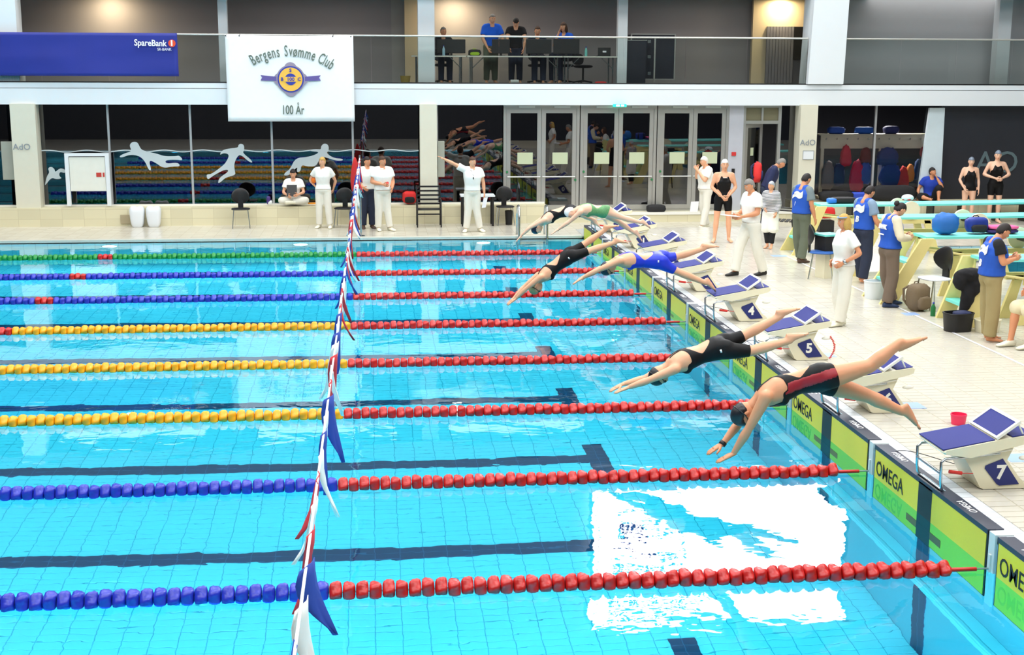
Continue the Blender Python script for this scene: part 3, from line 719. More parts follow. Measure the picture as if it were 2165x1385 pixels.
def torso_rings(J, g, fem, lo=-.10, hi=None, male=0):
    """list of (centre, lateral, depth axis, a, b) up the spine"""
    lat_h = (J['hipR']-J['hipL']).normalized(); lat_s = (J['shR']-J['shL']).normalized(); S = J['S']
    pts = [J['pelvis']+(J['pelvis']-J['waist']).normalized()*.10*S, J['pelvis'], J['waist'], J['chest'], J['neck']]
    if fem: tab = [(0, .100, .085), (.5, .150, .108), (1, .168, .118), (1.5, .148, .104), (2, .128, .092), (2.5, .138, .105), (3, .156, .116), (3.45, .163, .098), (3.75, .135, .075), (4, .062, .058), (4.2, .054, .055)]
    else: tab = [(0, .105, .09), (.5, .150, .115), (1, .162, .122), (1.5, .156, .115), (2, .152, .110), (2.5, .162, .118), (3, .180, .126), (3.45, .188, .108), (3.75, .15, .082), (4, .068, .064), (4.2, .062, .062)]
    fat = J.get('fat', 1.)
    out = []
    for t, a, b in tab:
        if t >= 4: c = lerp(J['neck'], J['head'], (t-4)*.9)
        else:
            i = min(int(t), 3); u = t-i; p0 = pts[max(i-1, 0)]; p1 = pts[i]; p2 = pts[i+1]; p3 = pts[min(i+2, 4)]
            c = .5*((2*p1)+(p2-p0)*u+(2*p0-5*p1+4*p2-p3)*u*u+(3*p1-p0-3*p2+p3)*u**3)
        i = min(int(t), 3); tan = (pts[min(i+1, 4)]-pts[max(i if t-int(t) > 0 or i == 0 else i-1, 0)]).normalized()
        lat = lerp(lat_h, lat_s, min(t/3.2, 1)).normalized(); lat = (lat-tan*lat.dot(tan)).normalized(); dep = lat.cross(tan)   # towards the back
        fz = fat if .8 < t < 3.2 else 1+(fat-1)*.4
        out.append((t, c, lat, dep, (a*S)*(1+(fz-1)*.5)+g, b*S*fz+g, tan))
    return out
def ringpts(r, n=20):
    _, c, lat, dep, a, b, _ = r; e = .82
    o = []
    for j in range(n):
        th = 2*PI*j/n; cx, sy = math.cos(th), math.sin(th)
        o.append(c+lat*a*math.copysign(abs(cx)**e, cx)+dep*b*math.copysign(abs(sy)**e, sy))
    return o
def spine_prims(mb, J, fem, g=0., t0=0, t1=9, n=20):
    R = [r for r in torso_rings(J, g, fem) if t0 <= r[0] <= t1]; mb.loft([ringpts(r, n) for r in R]); return R
def arm_prims(mb, J, s, g=0., fem=True, upto='wr', n=12):
    S = J['S']; k = S*(.92 if fem else 1.06); sh, el, wr = J['sh'+s], J['el'+s], J['wr'+s]
    p, r = seg(sh, el, .060*k+g, .039*k+g, ((.3, .055*k+g), (.6, .049*k+g))); limb(mb, p, r, n)
    inn = lerp(J['neck'], sh, .35)-V(0, 0, 0); limb(mb, [lerp(inn, J['chest'], .12), sh], [.056*k+g, .058*k+g], n)
    if upto == 'wr':
        p, r = seg(el, wr, .040*k+g, .027*k+g, ((.25, .045*k+g), (.6, .037*k+g))); limb(mb, p, r, n)
    elif upto: 
        pass
def leg_prims(mb, J, s, g=0., fem=True, upto=1., n=14, loose=0.):
    S = J['S']; k = S*(1. if fem else 1.03)*J.get('legk', 1.); h, kn, an = J['hip'+s], J['kn'+s], J['an'+s]
    p, r = seg(h, kn, .092*k+g, .058*k+g+loose, ((.2, .090*k+g), (.55, .075*k+g+loose*.5))); limb(mb, p, r, n)
    if upto >= 1:
        p, r = seg(kn, an, .056*k+g+loose, .037*k+g+loose, ((.12, .056*k+g+loose), (.32, .060*k+g+loose), (.65, .046*k+g+loose))); limb(mb, p, r, n)
    elif upto > 0:
        e = lerp(kn, an, upto); limb(mb, [kn, e], [.056*k+g+loose, .054*k+g+loose], n)
def foot_basis(J, s):
    d = Vector(J['ft'+s]).normalized(); shank = (J['kn'+s]-J['an'+s]).normalized(); up = shank-d*shank.dot(d)
    up = up.normalized() if up.length > .15 else Vector(J.get('soleup', (0, 0, 1))); up = (up-d*up.dot(d)).normalized(); return d, up, d.cross(up)
def foot_prims(mb, J, s, g=0., n=12):
    S = J['S']; d, up, lat = foot_basis(J, s); an = J['an'+s]
    st = [(-.055, -.045, .020, .022), (-.045, -.035, .030, .036), (0, -.030, .034, .046), (.05, -.040, .038, .040), (.10, -.052, .044, .028), (.14, -.060, .045, .020), (.165, -.064, .038, .015)]
    mb.loft([[an+d*x*S+up*z*S+(lat*math.cos(2*PI*j/n)*(a*S+g)+up*math.sin(2*PI*j/n)*(b*S+g)) for j in range(n)] for x, z, a, b in st])
def toes(mb, J, s):
    S = J['S']; d, up, lat = foot_basis(J, s); an = J['an'+s]; side = 1 if s == 'L' else -1
    for i, (w, L_, r) in enumerate(((.030, .040, .013), (.012, .036, .0095), (-.005, .031, .009), (-.020, .026, .0085), (-.033, .020, .008))):
        b = an+d*(.150-.006*i)*S+up*(-.066)*S+lat*(side*w)*S*(1 if True else 1)
        mb.tube([b, b+d*L_*.6*S, b+d*L_*S-up*.003, b+d*(L_+.006)*S-up*.005], [r*S, r*S, r*.9*S, r*.4*S], 6)
def hand(mb, wr, d, n, S=1., side=1, curl=.25, detail=6, spread=.12):
    """palm, four unequal bent fingers and a thumb from the palm's side; d towards fingertips, n = back of hand"""
    d = Vector(d).normalized(); n = Vector(n); n = (n-d*n.dot(d)); n = n.normalized() if n.length > .05 else d.orthogonal().normalized(); lat = d.cross(n)*side
    m = max(detail, 6)
    st = [(-.02, .024, .019), (.01, .028, .018), (.04, .037, .0165), (.075, .041, .014), (.09, .038, .011)]
    mb.loft([[wr+d*x*S+(lat*math.cos(2*PI*j/8)*a+n*math.sin(2*PI*j/8)*b)*S for j in range(8)] for x, a, b in st])
    for i, (w, L_) in enumerate(((.029, .070), (.0095, .080), (-.010, .074), (-.028, .058))):
        b0 = wr+(d*.082+lat*w)*S; a = curl; dd = (d+lat*w*spread*30*.1).normalized(); p = [b0]; cur = b0
        for q, fl in enumerate((.42, .32, .26)):
            dd = (dd*math.cos(a)-n*math.sin(a)).normalized(); cur = cur+dd*L_*fl*S; p.append(cur)
        mb.tube(p, [.0092*S, .0088*S, .008*S, .0055*S], m)
    b0 = wr+(d*.028+lat*.026)*S; t1 = (d*.62+lat*.72-n*.2).normalized(); t2 = (d*.92+lat*.3-n*.3).normalized()
    mb.tube([b0, b0+t1*.040*S, b0+t1*.040*S+t2*.026*S, b0+t1*.040*S+t2*.046*S], [.0125*S, .011*S, .0095*S, .006*S], m)
def basis(F, U):
    F = Vector(F).normalized(); U = Vector(U); U = (U-F*U.dot(F)).normalized(); R = F.cross(U); return R, F, U
def head_mesh(mb, c, F, U, S, fem=True, det=1., mis=(0, 1, 2, 3, 4)):
    R, F, U = basis(F, U); M = Matrix((R, F, U)).transposed().to_4x4(); M.translation = Vector(c)
    hx, hy, hz = .073*S, .092*S, .118*S
    def fn(d, q):
        x, y, z = q
        if d.z < 0:
            t = -d.z; x *= 1-.30*t**1.6; y = y*(1-.34*t**1.5) if d.y < 0 else y*(1-.16*t**2)+.008*S*t
        if d.y > .3:
            y += .006*S*math.exp(-((d.z-.30)/.12)**2)                               # brow
            y += .026*S*math.exp(-(d.x/.13)**2)*max(0, 1-abs(d.z+.10)/.26)*(1 if d.y > .7 else 0)   # nose
            y -= .012*S*(math.exp(-((abs(d.x)-.36)/.14)**2-((d.z-.10)/.11)**2))   # eye sockets
            y += .006*S*math.exp(-(d.x/.3)**2-((d.z+.47)/.12)**2)                   # mouth
            y += .010*S*math.exp(-(d.x/.25)**2-((d.z+.82)/.16)**2)                  # chin
        return Vector((x, y, z))
    nu, nv = (28, 20) if det >= 1 else (20, 14)
    mb.ellipsoid((0, 0, 0), (hx, hy, hz), nu, nv, mis[0], M, fn)
    for s in (-1, 1):
        mb.ellipsoid((s*.029*S, .076*S, .012*S), (.0125*S, .009*S, .008*S), 8, 5, mis[1], M)
        mb.ellipsoid((s*.029*S, .0835*S, .012*S), (.0055*S, .003*S, .006*S), 6, 4, mis[2], M)
        mb.ellipsoid((s*.030*S, .085*S, .033*S), (.017*S, .005*S, .0035*S), 8, 4, mis[4], M)
        mb.ellipsoid((s*.074*S, -.005*S, -.004*S), (.008*S, .017*S, .028*S), 8, 6, mis[0], M)
    mb.ellipsoid((0, .090*S, -.052*S), (.023*S, .006*S, .0065*S), 10, 5, mis[3], M)
def hair_cap(c, F, U, S, style='short', k=1.):
    R, F, U = basis(F, U); M = Matrix((R, F, U)).transposed().to_4x4(); M.translation = Vector(c); mb = MB()
    hx, hy, hz = .080*S, .100*S, .124*S
    def fn(d, q):
        x, y, z = q
        lim = {'short': .34, 'cap': .30, 'bald': .55, 'long': .36, 'bun': .36}[style] if d.y > 0 else (-.55 if style in ('short', 'bun') else -.30 if style == 'cap' else -.55)
        lm = lim if abs(d.y) > .35 else (lerp(-.1, lim, abs(d.y)/.35) if style != 'cap' else lerp(.05, lim, abs(d.y)/.35))
        if d.z < lm:
            kk = .80; x *= kk; y *= kk; z = max(z, lm*hz)
        nzz = mnoise.noise(Vector((d.x*4, d.y*4, d.z*4)))*.004*S if style != 'cap' else 0
        return Vector((x, y, z))*(1+nzz*8)
    mb.ellipsoid((0, 0, .002*S), (hx, hy, hz), 24, 16, 0, M, fn)
    if style == 'long':
        mb.ellipsoid((0, -.045*S, -.06*S), (.082*S, .062*S, .13*S), 14, 9, 0, M)
        for s in (-1, 1): mb.ellipsoid((s*.068*S, -.005*S, -.035*S), (.022*S, .055*S, .09*S), 10, 7, 0, M)
    if style == 'bun': mb.ellipsoid((0, -.115*S, .03*S), (.045*S, .04*S, .045*S), 12, 8, 0, M)
    return mb
def clip_mesh(me, f, off, name):
    """keep the part of a mesh where scalar f(vertex)>0, cut cleanly, lifted by off along the normals"""
    co = [v.co.copy() for v in me.vertices]; nr = [v.normal.copy() for v in me.vertices]; fv = np.array([f(p) for p in co]); fv = np.clip(fv, -.06, .06)
    ed = np.empty(len(me.edges)*2, np.int64); me.edges.foreach_get('vertices', ed); ed = ed.reshape(-1, 2); cnt = np.bincount(ed.ravel(), minlength=len(co)).clip(1)
    for _ in range(4):
        acc = np.zeros(len(co)); np.add.at(acc, ed[:, 0], fv[ed[:, 1]]); np.add.at(acc, ed[:, 1], fv[ed[:, 0]]); fv = .45*fv+.55*acc/cnt
    fv[fv == 0] = 1e-6
    V_ = []; idx = {}; F_ = []; cut = {}
    def vi(i):
        if i not in idx: idx[i] = len(V_); V_.append(co[i]+nr[i]*off)
        return idx[i]
    def ci(i, j):
        k = (min(i, j), max(i, j))
        if k not in cut:
            t = fv[i]/(fv[i]-fv[j]); cut[k] = len(V_); V_.append(lerp(co[i], co[j], t)+lerp(nr[i], nr[j], t)*off*.3)
        return cut[k]
    for p in me.polygons:
        vs = list(p.vertices); ins = [fv[i] > 0 for i in vs]
        if not any(ins): continue
        if all(ins): F_.append([vi(i) for i in vs]); continue
        o = []
        for a, b in zip(vs, vs[1:]+vs[:1]):
            if fv[a] > 0: o.append(vi(a))
            if (fv[a] > 0) != (fv[b] > 0): o.append(ci(a, b))
        if len(o) >= 3: F_.append(o)
    m = bpy.data.meshes.new(name); m.from_pydata([tuple(v) for v in V_], [], F_); m.update(); return m
def pdist(p, a, b):
    ab = b-a; t = max(0, min(1, (p-a).dot(ab)/ab.length_squared)); return (p-(a+ab*t)).length, t
def fill_joints(J, S):
    J = {k: (Vector(v) if isinstance(v, (tuple, list, Vector)) else v) for k, v in J.items()}; J['S'] = S
    J.setdefault('ftL', Vector((0, 1, 0))); J.setdefault('ftR', Vector((0, 1, 0))); return J
def person(label, J, fem=True, skin=None, hairm=None, style='short', vox=.02, bare=True, group=None, face=None, up=None, hands=None, cat='person', fingers=6, headS=None):
    """J: world joints. returns (root, body mesh data, J)"""
    skin = skin or skin_a; S = J['S']; hs = headS or S
    mb = MB(); spine_prims(mb, J, fem)
    for s in 'LR':
        arm_prims(mb, J, s, fem=fem); leg_prims(mb, J, s, fem=fem)
        foot_prims(mb, J, s)
        back = (torso_rings(J, 0, fem)[2][3]); limb(mb, [J['hip'+s]+back*.035*S, J['hip'+s]+back*.03*S+(J['kn'+s]-J['hip'+s]).normalized()*.06*S], [.088*S, .084*S], 12)
    r3 = [r for r in torso_rings(J, 0, fem) if r[0] == 3][0]
    if fem:
        for q in (-1, 1): mb.ellipsoid(r3[1]-r3[3]*.076*S+r3[2]*q*.066*S, (.056*S, .056*S, .056*S), 12, 8)
    limb(mb, [J['neck']-(J['head']-J['neck'])*.25, J['neck'], lerp(J['neck'], J['head'], .6)], [.07*S, .054*S*(1 if fem else 1.15), .052*S*(1 if fem else 1.15)], 14)
    me = remesh(mb, vox)
    F = Vector(face) if face is not None else (-r3[3]); U = Vector(up) if up is not None else (J['head']-J['neck'])
    out = MB(); mesh_to_mb(me, out, 0)
    bodyme = me
    head_mesh(out, J['head'], F, U, hs, fem, 1. if vox < .02 else .6)
    for s in 'LR':
        dv = (J['wr'+s]-J['el'+s]).normalized(); h = (hands or {}).get(s, {})
        d = Vector(h.get('d', dv)); nn = Vector(h.get('n', -r3[3]*.3+r3[2]*(1 if s == 'R' else -1))); sd = (1 if s == 'L' else -1)*h.get('flip', 1)
        hand(out, J['wr'+s], d, nn, S*1.0, sd, h.get('curl', .28), fingers)
        if bare: toes(out, J, s)
    root = empty('person', tuple(J.get('root', (J['anL']+J['anR'])/2)), label=label, cat=cat, group=group)
    ro = root.location.copy(); root['_'] = 0; del root['_']
    T = Matrix.Translation(-ro)
    b = MB(); b.v = [T @ p for p in out.v]; b.f = out.f; b.mi = out.mi
    b.build('body', [skin, eye_w, iris, lip_m, brow_m], root, smooth=True, fix=False)
    if hairm is not None:
        hm = hair_cap(J['head'], F, U, hs, style); hm.v = [T @ p for p in hm.v]; hm.build('swim_cap' if style == 'cap' else 'hair', hairm, root, smooth=True)
    J['F'] = F; J['U'] = U; J['T'] = T; J['me'] = bodyme; J['fem'] = fem; J['root_o'] = root; J['hs'] = hs; J['vox'] = vox
    return J
def part_of(J, mb_or_me, name, m, smooth=True, fix=True):
    if isinstance(mb_or_me, MB):
        mb_or_me.v = [J['T'] @ p for p in mb_or_me.v]; return mb_or_me.build(name, m, J['root_o'], smooth=smooth, fix=fix)
    mb_or_me.transform(J['T']); return link(name, mb_or_me, J['root_o'], m, smooth)
def shirt(J, m, name='shirt', g=.018, sleeve=.6, t0=.75, t1=3.92, long=False, loose=.0, belly=0., reach=1.):
    mb = MB(); fem = J['fem']; S = J['S']
    R = spine_prims(mb, J, fem, g, t0, t1)
    r3 = [r for r in torso_rings(J, 0, fem) if r[0] == 3][0]
    if fem:
        for q in (-1, 1): mb.ellipsoid(r3[1]-r3[3]*.084*S+r3[2]*q*.066*S, (.072*S, .072*S, .075*S), 12, 8)
    if belly: 
        r2 = [r for r in torso_rings(J, 0, fem) if r[0] == 2][0]; mb.ellipsoid(r2[1]-r2[3]*.06*S, (.15*S, .13*S+belly, .16*S), 14, 10)
    for s in 'LR':
        k = S*(.92 if fem else 1.06); sh, el, wr = J['sh'+s], J['el'+s], J['wr'+s]
        limb(mb, [lerp(J['neck'], sh, .4), lerp(J['neck'], sh, reach)], [(.046 if reach < 1 else .050)*k+g, (.046 if reach < 1 else .054)*k+g], 12)
        if sleeve > 0:
            e = lerp(sh, el, sleeve); mb.tube([sh, lerp(sh, e, .5), e], [.055*k+g, .058*k+g*1.05, .058*k+g*1.3], 14)
        if long:
            limb(mb, [sh, el], [.055*k+g, .043*k+g], 12); mb.tube([el, lerp(el, wr, .5), lerp(el, wr, .93)], [.043*k+g, .043*k+g, .033*k+g], 12)
    me = remesh(mb, J['vox']*.95, 2, .4); return part_of(J, me, name, m)
def collar(J, m, name='collar'):
    mb = MB(); S = J['S']; n = J['neck']; u = (J['head']-J['neck']).normalized(); R, F, U = basis(J['F']-u*J['F'].dot(u), u)
    a = n-U*.012*S; k = 16; rings = []
    for (h, r) in ((-.01, .078), (.03, .074), (.034, .080), (.0, .092), (-.018, .098)):
        rings.append([a+U*(h*S-(.028*S if 2*PI*j/k == PI/2 else 0))+(R*math.cos(2*PI*j/k)*r*S*1.05+F*math.sin(2*PI*j/k)*r*S) for j in range(k)])
    mb.loft(rings, caps=False); return part_of(J, mb, name, m)
def trousers(J, m, name='trousers', g=.014, upto=1., loose=.012, t1=1.35, hem=None):
    mb = MB(); spine_prims(mb, J, J['fem'], g, 0, t1)
    S = J['S']; k = S*J.get('legk', 1.)
    for s in 'LR':
        back = (torso_rings(J, 0, J['fem'])[2][3]); limb(mb, [J['hip'+s]+back*.035*S, J['hip'+s]+back*.03*S+(J['kn'+s]-J['hip'+s]).normalized()*.06*S], [.088*S+g, .084*S+g], 12)
        h, kn, an = J['hip'+s], J['kn'+s], J['an'+s]
        limb(mb, [h, lerp(h, kn, .2), lerp(h, kn, .6), kn], [.092*k+g, .090*k+g, .074*k+g+loose*.6, .060*k+g+loose], 14)
        if upto > 0:
            e = lerp(kn, an, min(upto, 1.)); mb.tube([kn, lerp(kn, e, .3), lerp(kn, e, .7), e], [.060*k+g+loose, .060*k+g+loose, .052*k+g+loose, .048*k+g+loose*1.2], 14)
    me = remesh(mb, J['vox']*.95, 2, .4); return part_of(J, me, name, m)
def shoes(J, m, sole=None, name='shoe'):
    for s in 'LR':
        mb = MB(); S = J['S']; d, up, lat = foot_basis(J, s); an = J['an'+s]; n = 12
        st = [(-.068, -.058, .020, .020), (-.060, -.040, .036, .040), (0, -.032, .041, .050), (.05, -.044, .043, .041), (.11, -.056, .049, .028), (.16, -.062, .047, .022), (.192, -.066, .030, .014)]
        mb.loft([[an+d*x*S+up*max(z*S+b*S*math.sin(2*PI*j/n), -.085*S)+lat*math.cos(2*PI*j/n)*a*S for j in range(n)] for x, z, a, b in st])
        o = part_of(J, mb, name, m)
def stand(u=None, v=None, H=1.7, head=0, pos=None, fem=False, lean=0., ov=None, ground=None, ft=None, twist=0.):
    """standing template: heading in degrees (0 = facing the viewer, 90 = facing right in the picture), joints overridable in body space"""
    p = Vector(pos) if pos is not None else GD(u, v)
    S = H/1.7; a = math.radians(head)
    fwd = Vector((math.sin(a)*1.0, -math.cos(a), 0)); right = Vector((fwd.y, -fwd.x, 0))  # person's own right
    D = {k: Vector(x) for k, x in DEF.items()}
    if fem:
        for k in ('shL', 'shR'): D[k].x *= .93
    if ov:
        for k, x in ov.items():
            if k in D: D[k] = Vector(x)
    J = {}
    for k, q in D.items():
        z = q.z
        if lean and z > .9: q = Vector((q.x, q.y+(z-.9)*math.sin(lean), .9+(z-.9)*math.cos(lean)))
        J[k] = p+(right*q.x+fwd*q.y+Vector((0, 0, 1))*q.z)*S
    J = fill_joints(J, S)
    for s, sx in (('L', -.18), ('R', .18)):
        fx = (ft or {}).get(s, (sx, 1, 0)); J['ft'+s] = (right*fx[0]+fwd*fx[1]+Vector((0, 0, 1))*fx[2])
    J['root'] = p; J['fwd'] = fwd; J['rightv'] = right; return J
def dirv(J, x, y, z): return J['rightv']*x+J['fwd']*y+Vector((0, 0, 1))*z
# ------------------------------------------------------------------ the divers
suit_k = mat('swimsuit_black', (9, 9, 12), .6, var=.1, vscale=30, spec=.25); suit_b = mat('swimsuit_blue', (22, 48, 196), .45, var=.15, vscale=8)
suit_g = mat('swimsuit_green', (96, 150, 96), .6, var=.5, vscale=70); suit_r = mat('suit_red_panel', (150, 16, 30), .5)
cap_k = mat('cap_black', (20, 20, 26), .35); cap_n = mat('cap_navy', (18, 28, 56), .35); cap_w = mat('cap_white', (226, 228, 226), .35); cap_o = mat('cap_olive', (150, 140, 96), .4)
gog = mat('goggle_dark', (24, 26, 34), .2); gogs = mat('goggle_strap_white', (220, 220, 220), .5)
def diver(lane, pts, label, dy=None, S=1., skin=None, cap=cap_k, vox=.013, face=None, hands=None, ft=None, legk=1., headup=None):
    """side-on flight pose surveyed joint by joint in the upright plane over the lane's centre"""
    yc = 1.25+2.5*(7-lane); J = {}
    D0 = dict(shL=-.16, shR=.16, elL=-.13, elR=.13, wrL=-.07, wrR=.07, hipL=-.09, hipR=.09, knL=-.09, knR=.09, anL=-.08, anR=.08)
    D0 = dict(D0); D0.update(dy or {})
    for k, (u, v) in pts.items():
        if k in ('tipL', 'tipR', 'toeL', 'toeR'): continue
        J[k] = P(u, v, yc+D0.get(k, 0))
    J = fill_joints(J, S); J['legk'] = legk
    for s in 'LR':
        J['ft'+s] = P(*pts['toe'+s], yc+D0['an'+s])-J['an'+s]
    J['root'] = Vector((J['pelvis'].x, yc, 0)) if False else J['pelvis'].copy()
    hs = {}
    for s in 'LR':
        sgn = 1 if s == 'L' else -1
        hs[s] = dict(d=P(*pts['tip'+s], yc+D0['wr'+s]*.8)-J['wr'+s], n=Vector((-.2, 0, 1)), curl=.06)
    if hands:
        for s in hands: hs[s].update(hands[s])
    return person(label, J, True, skin or skin_a, cap, 'cap', vox, True, 'divers leaving the starting blocks', face=face, up=headup, hands=hs, fingers=7 if vox < .014 else 6)
def suit(J, m, leg=.8, name='swimsuit', key=True, arm=1.0, low=None, off=.004, back_hole=(.50, .34), strap=True, kt=1.):
    """skin-tight suit cut out of the body's own surface"""
    S = J['S']; R = torso_rings(J, 0, True)
    cs = [r[1] for r in R]; 
    def f(p):
        # place on the torso
        best = None
        for i in range(len(R)-1):
            d, t = pdist(p, cs[i], cs[i+1])
            if best is None or d < best[0]: best = (d, R[i][0]+(R[i+1][0]-R[i][0])*t, i, t)
        d, T_, i, t = best; c = lerp(cs[i], cs[i+1], t); lat = R[i][2]; dep = R[i][3]; x = (p-c).dot(lat); y = (p-c).dot(dep)
        vals = []
        for s in 'LR':
            sh, el = J['sh'+s], J['el'+s]
            da, ta = pdist(p, sh+(J['neck']-sh)*.12, el)
            vals.append(da-.072*S*arm)
            dw, _ = pdist(p, el, J['wr'+s]+(J['wr'+s]-el).normalized()*.1*S); vals.append(dw-.060*S)
            if leg is not None:
                # legs below the hem
                h, kn = J['hip'+s], J['kn'+s]; ax = (kn-h).normalized(); q = (p-h).dot(ax)/(kn-h).length
                dl, tl = pdist(p, h, kn); dk, _ = pdist(p, kn, J['an'+s])
                if min(dl, dk) < .14*S and (p-h).dot(ax) > 0: vals.append((leg-q)*(kn-h).length)
                vals.append((p-J['an'+s]).length-.33*S)
        vals.append((3.80-T_)*.12*S)
        if y > -.03*S:      # back: racer straps over a wide round opening
            if key and y > 0: vals.append((math.hypot(x/(.125*S), (T_-1.95)/.66)-1)*.09*S)
            vals.append((max(.150-.34*max(T_-2.62, 0), .046))*S-abs(x) if T_ > 2.62 else 1)
            if T_ > 3.12: vals.append(abs(x)-.014*S)
        else:
            if T_ > 2.95: vals.append((.125-.08*(T_-2.95))*S-abs(x))
            vals.append((3.35-T_)*.12*S if abs(x) < .05*S else 1)
        return min(vals)
    me = clip_mesh(J['me'], f, off*S, name); return part_of(J, me, name, m), f
def cap_marks(J, m, s):
    pass
def goggles(J, lens=gog, strap=None):
    S = J['hs']; R, F, U = basis(J['F'], J['U']); c = J['head']; mb = MB()
    for s in (-1, 1): mb.ellipsoid(c+R*s*.030*S+F*.086*S+U*.012*S, (.021*S, .014*S, .014*S), 10, 6)
    pts = [c+R*math.cos(t)*.0835*S+F*math.sin(t)*.100*S+U*(.012*S+.03*S*max(0, -math.sin(t))) for t in [2*PI*i/24 for i in range(25)]]
    mb.tube(pts, .0052*S, 5); return part_of(J, mb, 'goggles', strap or lens)
# near side limbs are the left ones; every diver flies towards -x
DIV = {}
def z6(a, b): return (1260+a/2.392, 620+b/2.392)
def z5(a, b): return (1040+a/3.608, 400+b/3.608)
A = dict(head=z6(752, 606), neck=z6(818, 545), chest=z6(915, 492), waist=z6(1020, 452), pelvis=z6(1125, 428), shL=z6(862, 520), shR=z6(845, 515),
         elL=z6(770, 690), wrL=z6(695, 812), tipL=z6(590, 862), elR=z6(725, 655), wrR=z6(640, 762), tipR=z6(540, 822),
         hipL=z6(1160, 432), hipR=z6(1160, 455), knL=z6(1385, 368), anL=z6(1545, 246), toeL=z6(1615, 204), knR=z6(1365, 515), anR=z6(1552, 600), toeR=z6(1590, 690))
DIV['A'] = diver(7, A, 'diver in black suit with wide red side stripe, nearest to the viewer', S=1.02, vox=.0125, skin=skin_b, face=(.55, -.15, -.8), headup=(-.8, 0, -.6), legk=1.04)
B = dict(head=z6(318, 412), neck=z6(368, 368), chest=z6(440, 340), waist=z6(528, 308), pelvis=z6(610, 278), shL=z6(405, 382), shR=z6(385, 358),
         elL=z6(268, 440), wrL=z6(165, 476), tipL=z6(100, 500), elR=z6(245, 432), wrR=z6(135, 460), tipR=z6(65, 495),
         hipL=z6(640, 290), hipR=z6(635, 265), knL=z6(785, 292), anL=z6(985, 238), toeL=z6(1085, 240), knR=z6(752, 212), anR=z6(935, 115), toeR=z6(1032, 108))
DIV['B'] = diver(6, B, 'diver in plain black knee-length suit with open back, second nearest', S=1.0, vox=.014, face=(.75, -.1, -.65), headup=(-.78, 0, -.62))
C = dict(head=z5(885, 598), neck=z5(945, 552), chest=z5(1050, 540), waist=z5(1150, 543), pelvis=z5(1255, 543), shL=z5(978, 545), shR=z5(985, 520),
         elL=z5(800, 622), wrL=z5(690, 678), tipL=z5(600, 732), elR=z5(860, 590), wrR=z5(720, 655), tipR=z5(640, 700),
         hipL=z5(1285, 560), hipR=z5(1285, 530), knL=z5(1400, 622), anL=z5(1630, 715), toeL=z5(1678, 800), knR=z5(1410, 512), anR=z5(1620, 452), toeR=z5(1730, 475))
DIV['C'] = diver(4, C, 'diver in bright blue knee-length swimsuit', S=1.0, vox=.016, cap=cap_n, face=(.62, -.1, -.75), headup=(-.8, 0, -.5))
D = dict(head=z5(333, 748), neck=z5(362, 690), chest=z5(425, 635), waist=z5(492, 582), pelvis=z5(570, 525), shL=z5(375, 668), shR=z5(360, 650),
         elL=z5(262, 758), wrL=z5(180, 838), tipL=z5(108, 892), elR=z5(245, 745), wrR=z5(168, 828), tipR=z5(112, 878),
         hipL=z5(600, 520), hipR=z5(590, 500), knL=z5(742, 470), anL=z5(945, 405), toeL=z5(1022, 440), knR=z5(705, 420), anR=z5(870, 305), toeR=z5(965, 312))
DIV['D'] = diver(3, D, 'diver in black knee-length suit wearing an olive swim cap', S=1.0, vox=.018, cap=cap_o, face=(.7, -.1, -.55), headup=(-.55, 0, -.8))
E_ = dict(head=z5(603, 178), neck=z5(650, 158), chest=z5(730, 155), waist=z5(790, 163), pelvis=z5(850, 172), shL=z5(678, 172), shR=z5(675, 155),
         elL=z5(590, 250), wrL=z5(505, 308), tipL=z5(438, 352), elR=z5(605, 235), wrR=z5(525, 290), tipR=z5(462, 330),
         hipL=z5(870, 170), hipR=z5(868, 185), knL=z5(1000, 218), anL=z5(1142, 256), toeL=z5(1185, 312), knR=z5(975, 252), anR=z5(1088, 335), toeR=z5(1108, 385))
DIV['E'] = diver(2, E_, 'diver in green patterned swimsuit wearing a white swim cap', S=.97, vox=.018, skin=skin_p, cap=cap_w, face=(-.1, -.35, -.9), headup=(-.95, 0, .05), legk=.92)
F_ = dict(head=z5(343, 300), neck=z5(378, 258), chest=z5(440, 212), waist=z5(510, 182), pelvis=z5(585, 165), shL=z5(402, 235), shR=z5(395, 220),
         elL=z5(292, 292), wrL=z5(222, 358), tipL=z5(165, 418), elR=z5(300, 280), wrR=z5(235, 345), tipR=z5(180, 400),
         hipL=z5(605, 175), hipR=z5(605, 160), knL=z5(700, 178), anL=z5(800, 205), toeL=z5(845, 225), knR=z5(700, 200), anR=z5(790, 240), toeR=z5(825, 262))
DIV['F'] = diver(1, F_, 'farthest diver, in a black suit and navy cap, half hidden behind the green one', S=.98, vox=.018, skin=skin_p, cap=cap_n, face=(.6, -.1, -.75), headup=(-.75, 0, -.65))
_, fA = suit(DIV['A'], suit_k, leg=.22)
def band(J, f, lo=-.062, hi=.022):
    R = torso_rings(J, 0, True); cs = [r[1] for r in R]
    def g(p):
        best = None
        for i in range(len(R)-1):
            d, t = pdist(p, cs[i], cs[i+1])
            if best is None or d < best[0]: best = (d, i, t)
        d, i, t = best; c = lerp(cs[i], cs[i+1], t); y = (p-c).dot(R[i][3]); T_ = R[i][0]+(R[i+1][0]-R[i][0])*t
        return min(f(p), y-lo, hi-y)
    return g
part_of(DIV['A'], clip_mesh(DIV['A']['me'].copy() if False else DIV['A']['me'], band(DIV['A'], fA), .0065, 'side_stripe'), 'side_stripe', suit_r)
suit(DIV['B'], suit_k, leg=.93); suit(DIV['C'], suit_b, leg=.93); suit(DIV['D'], suit_k, leg=.93); suit(DIV['E'], suit_g, leg=.10); suit(DIV['F'], suit_k, leg=.9)
goggles(DIV['A']); goggles(DIV['B'], gog); goggles(DIV['D'], gog); goggles(DIV['C'], gog)
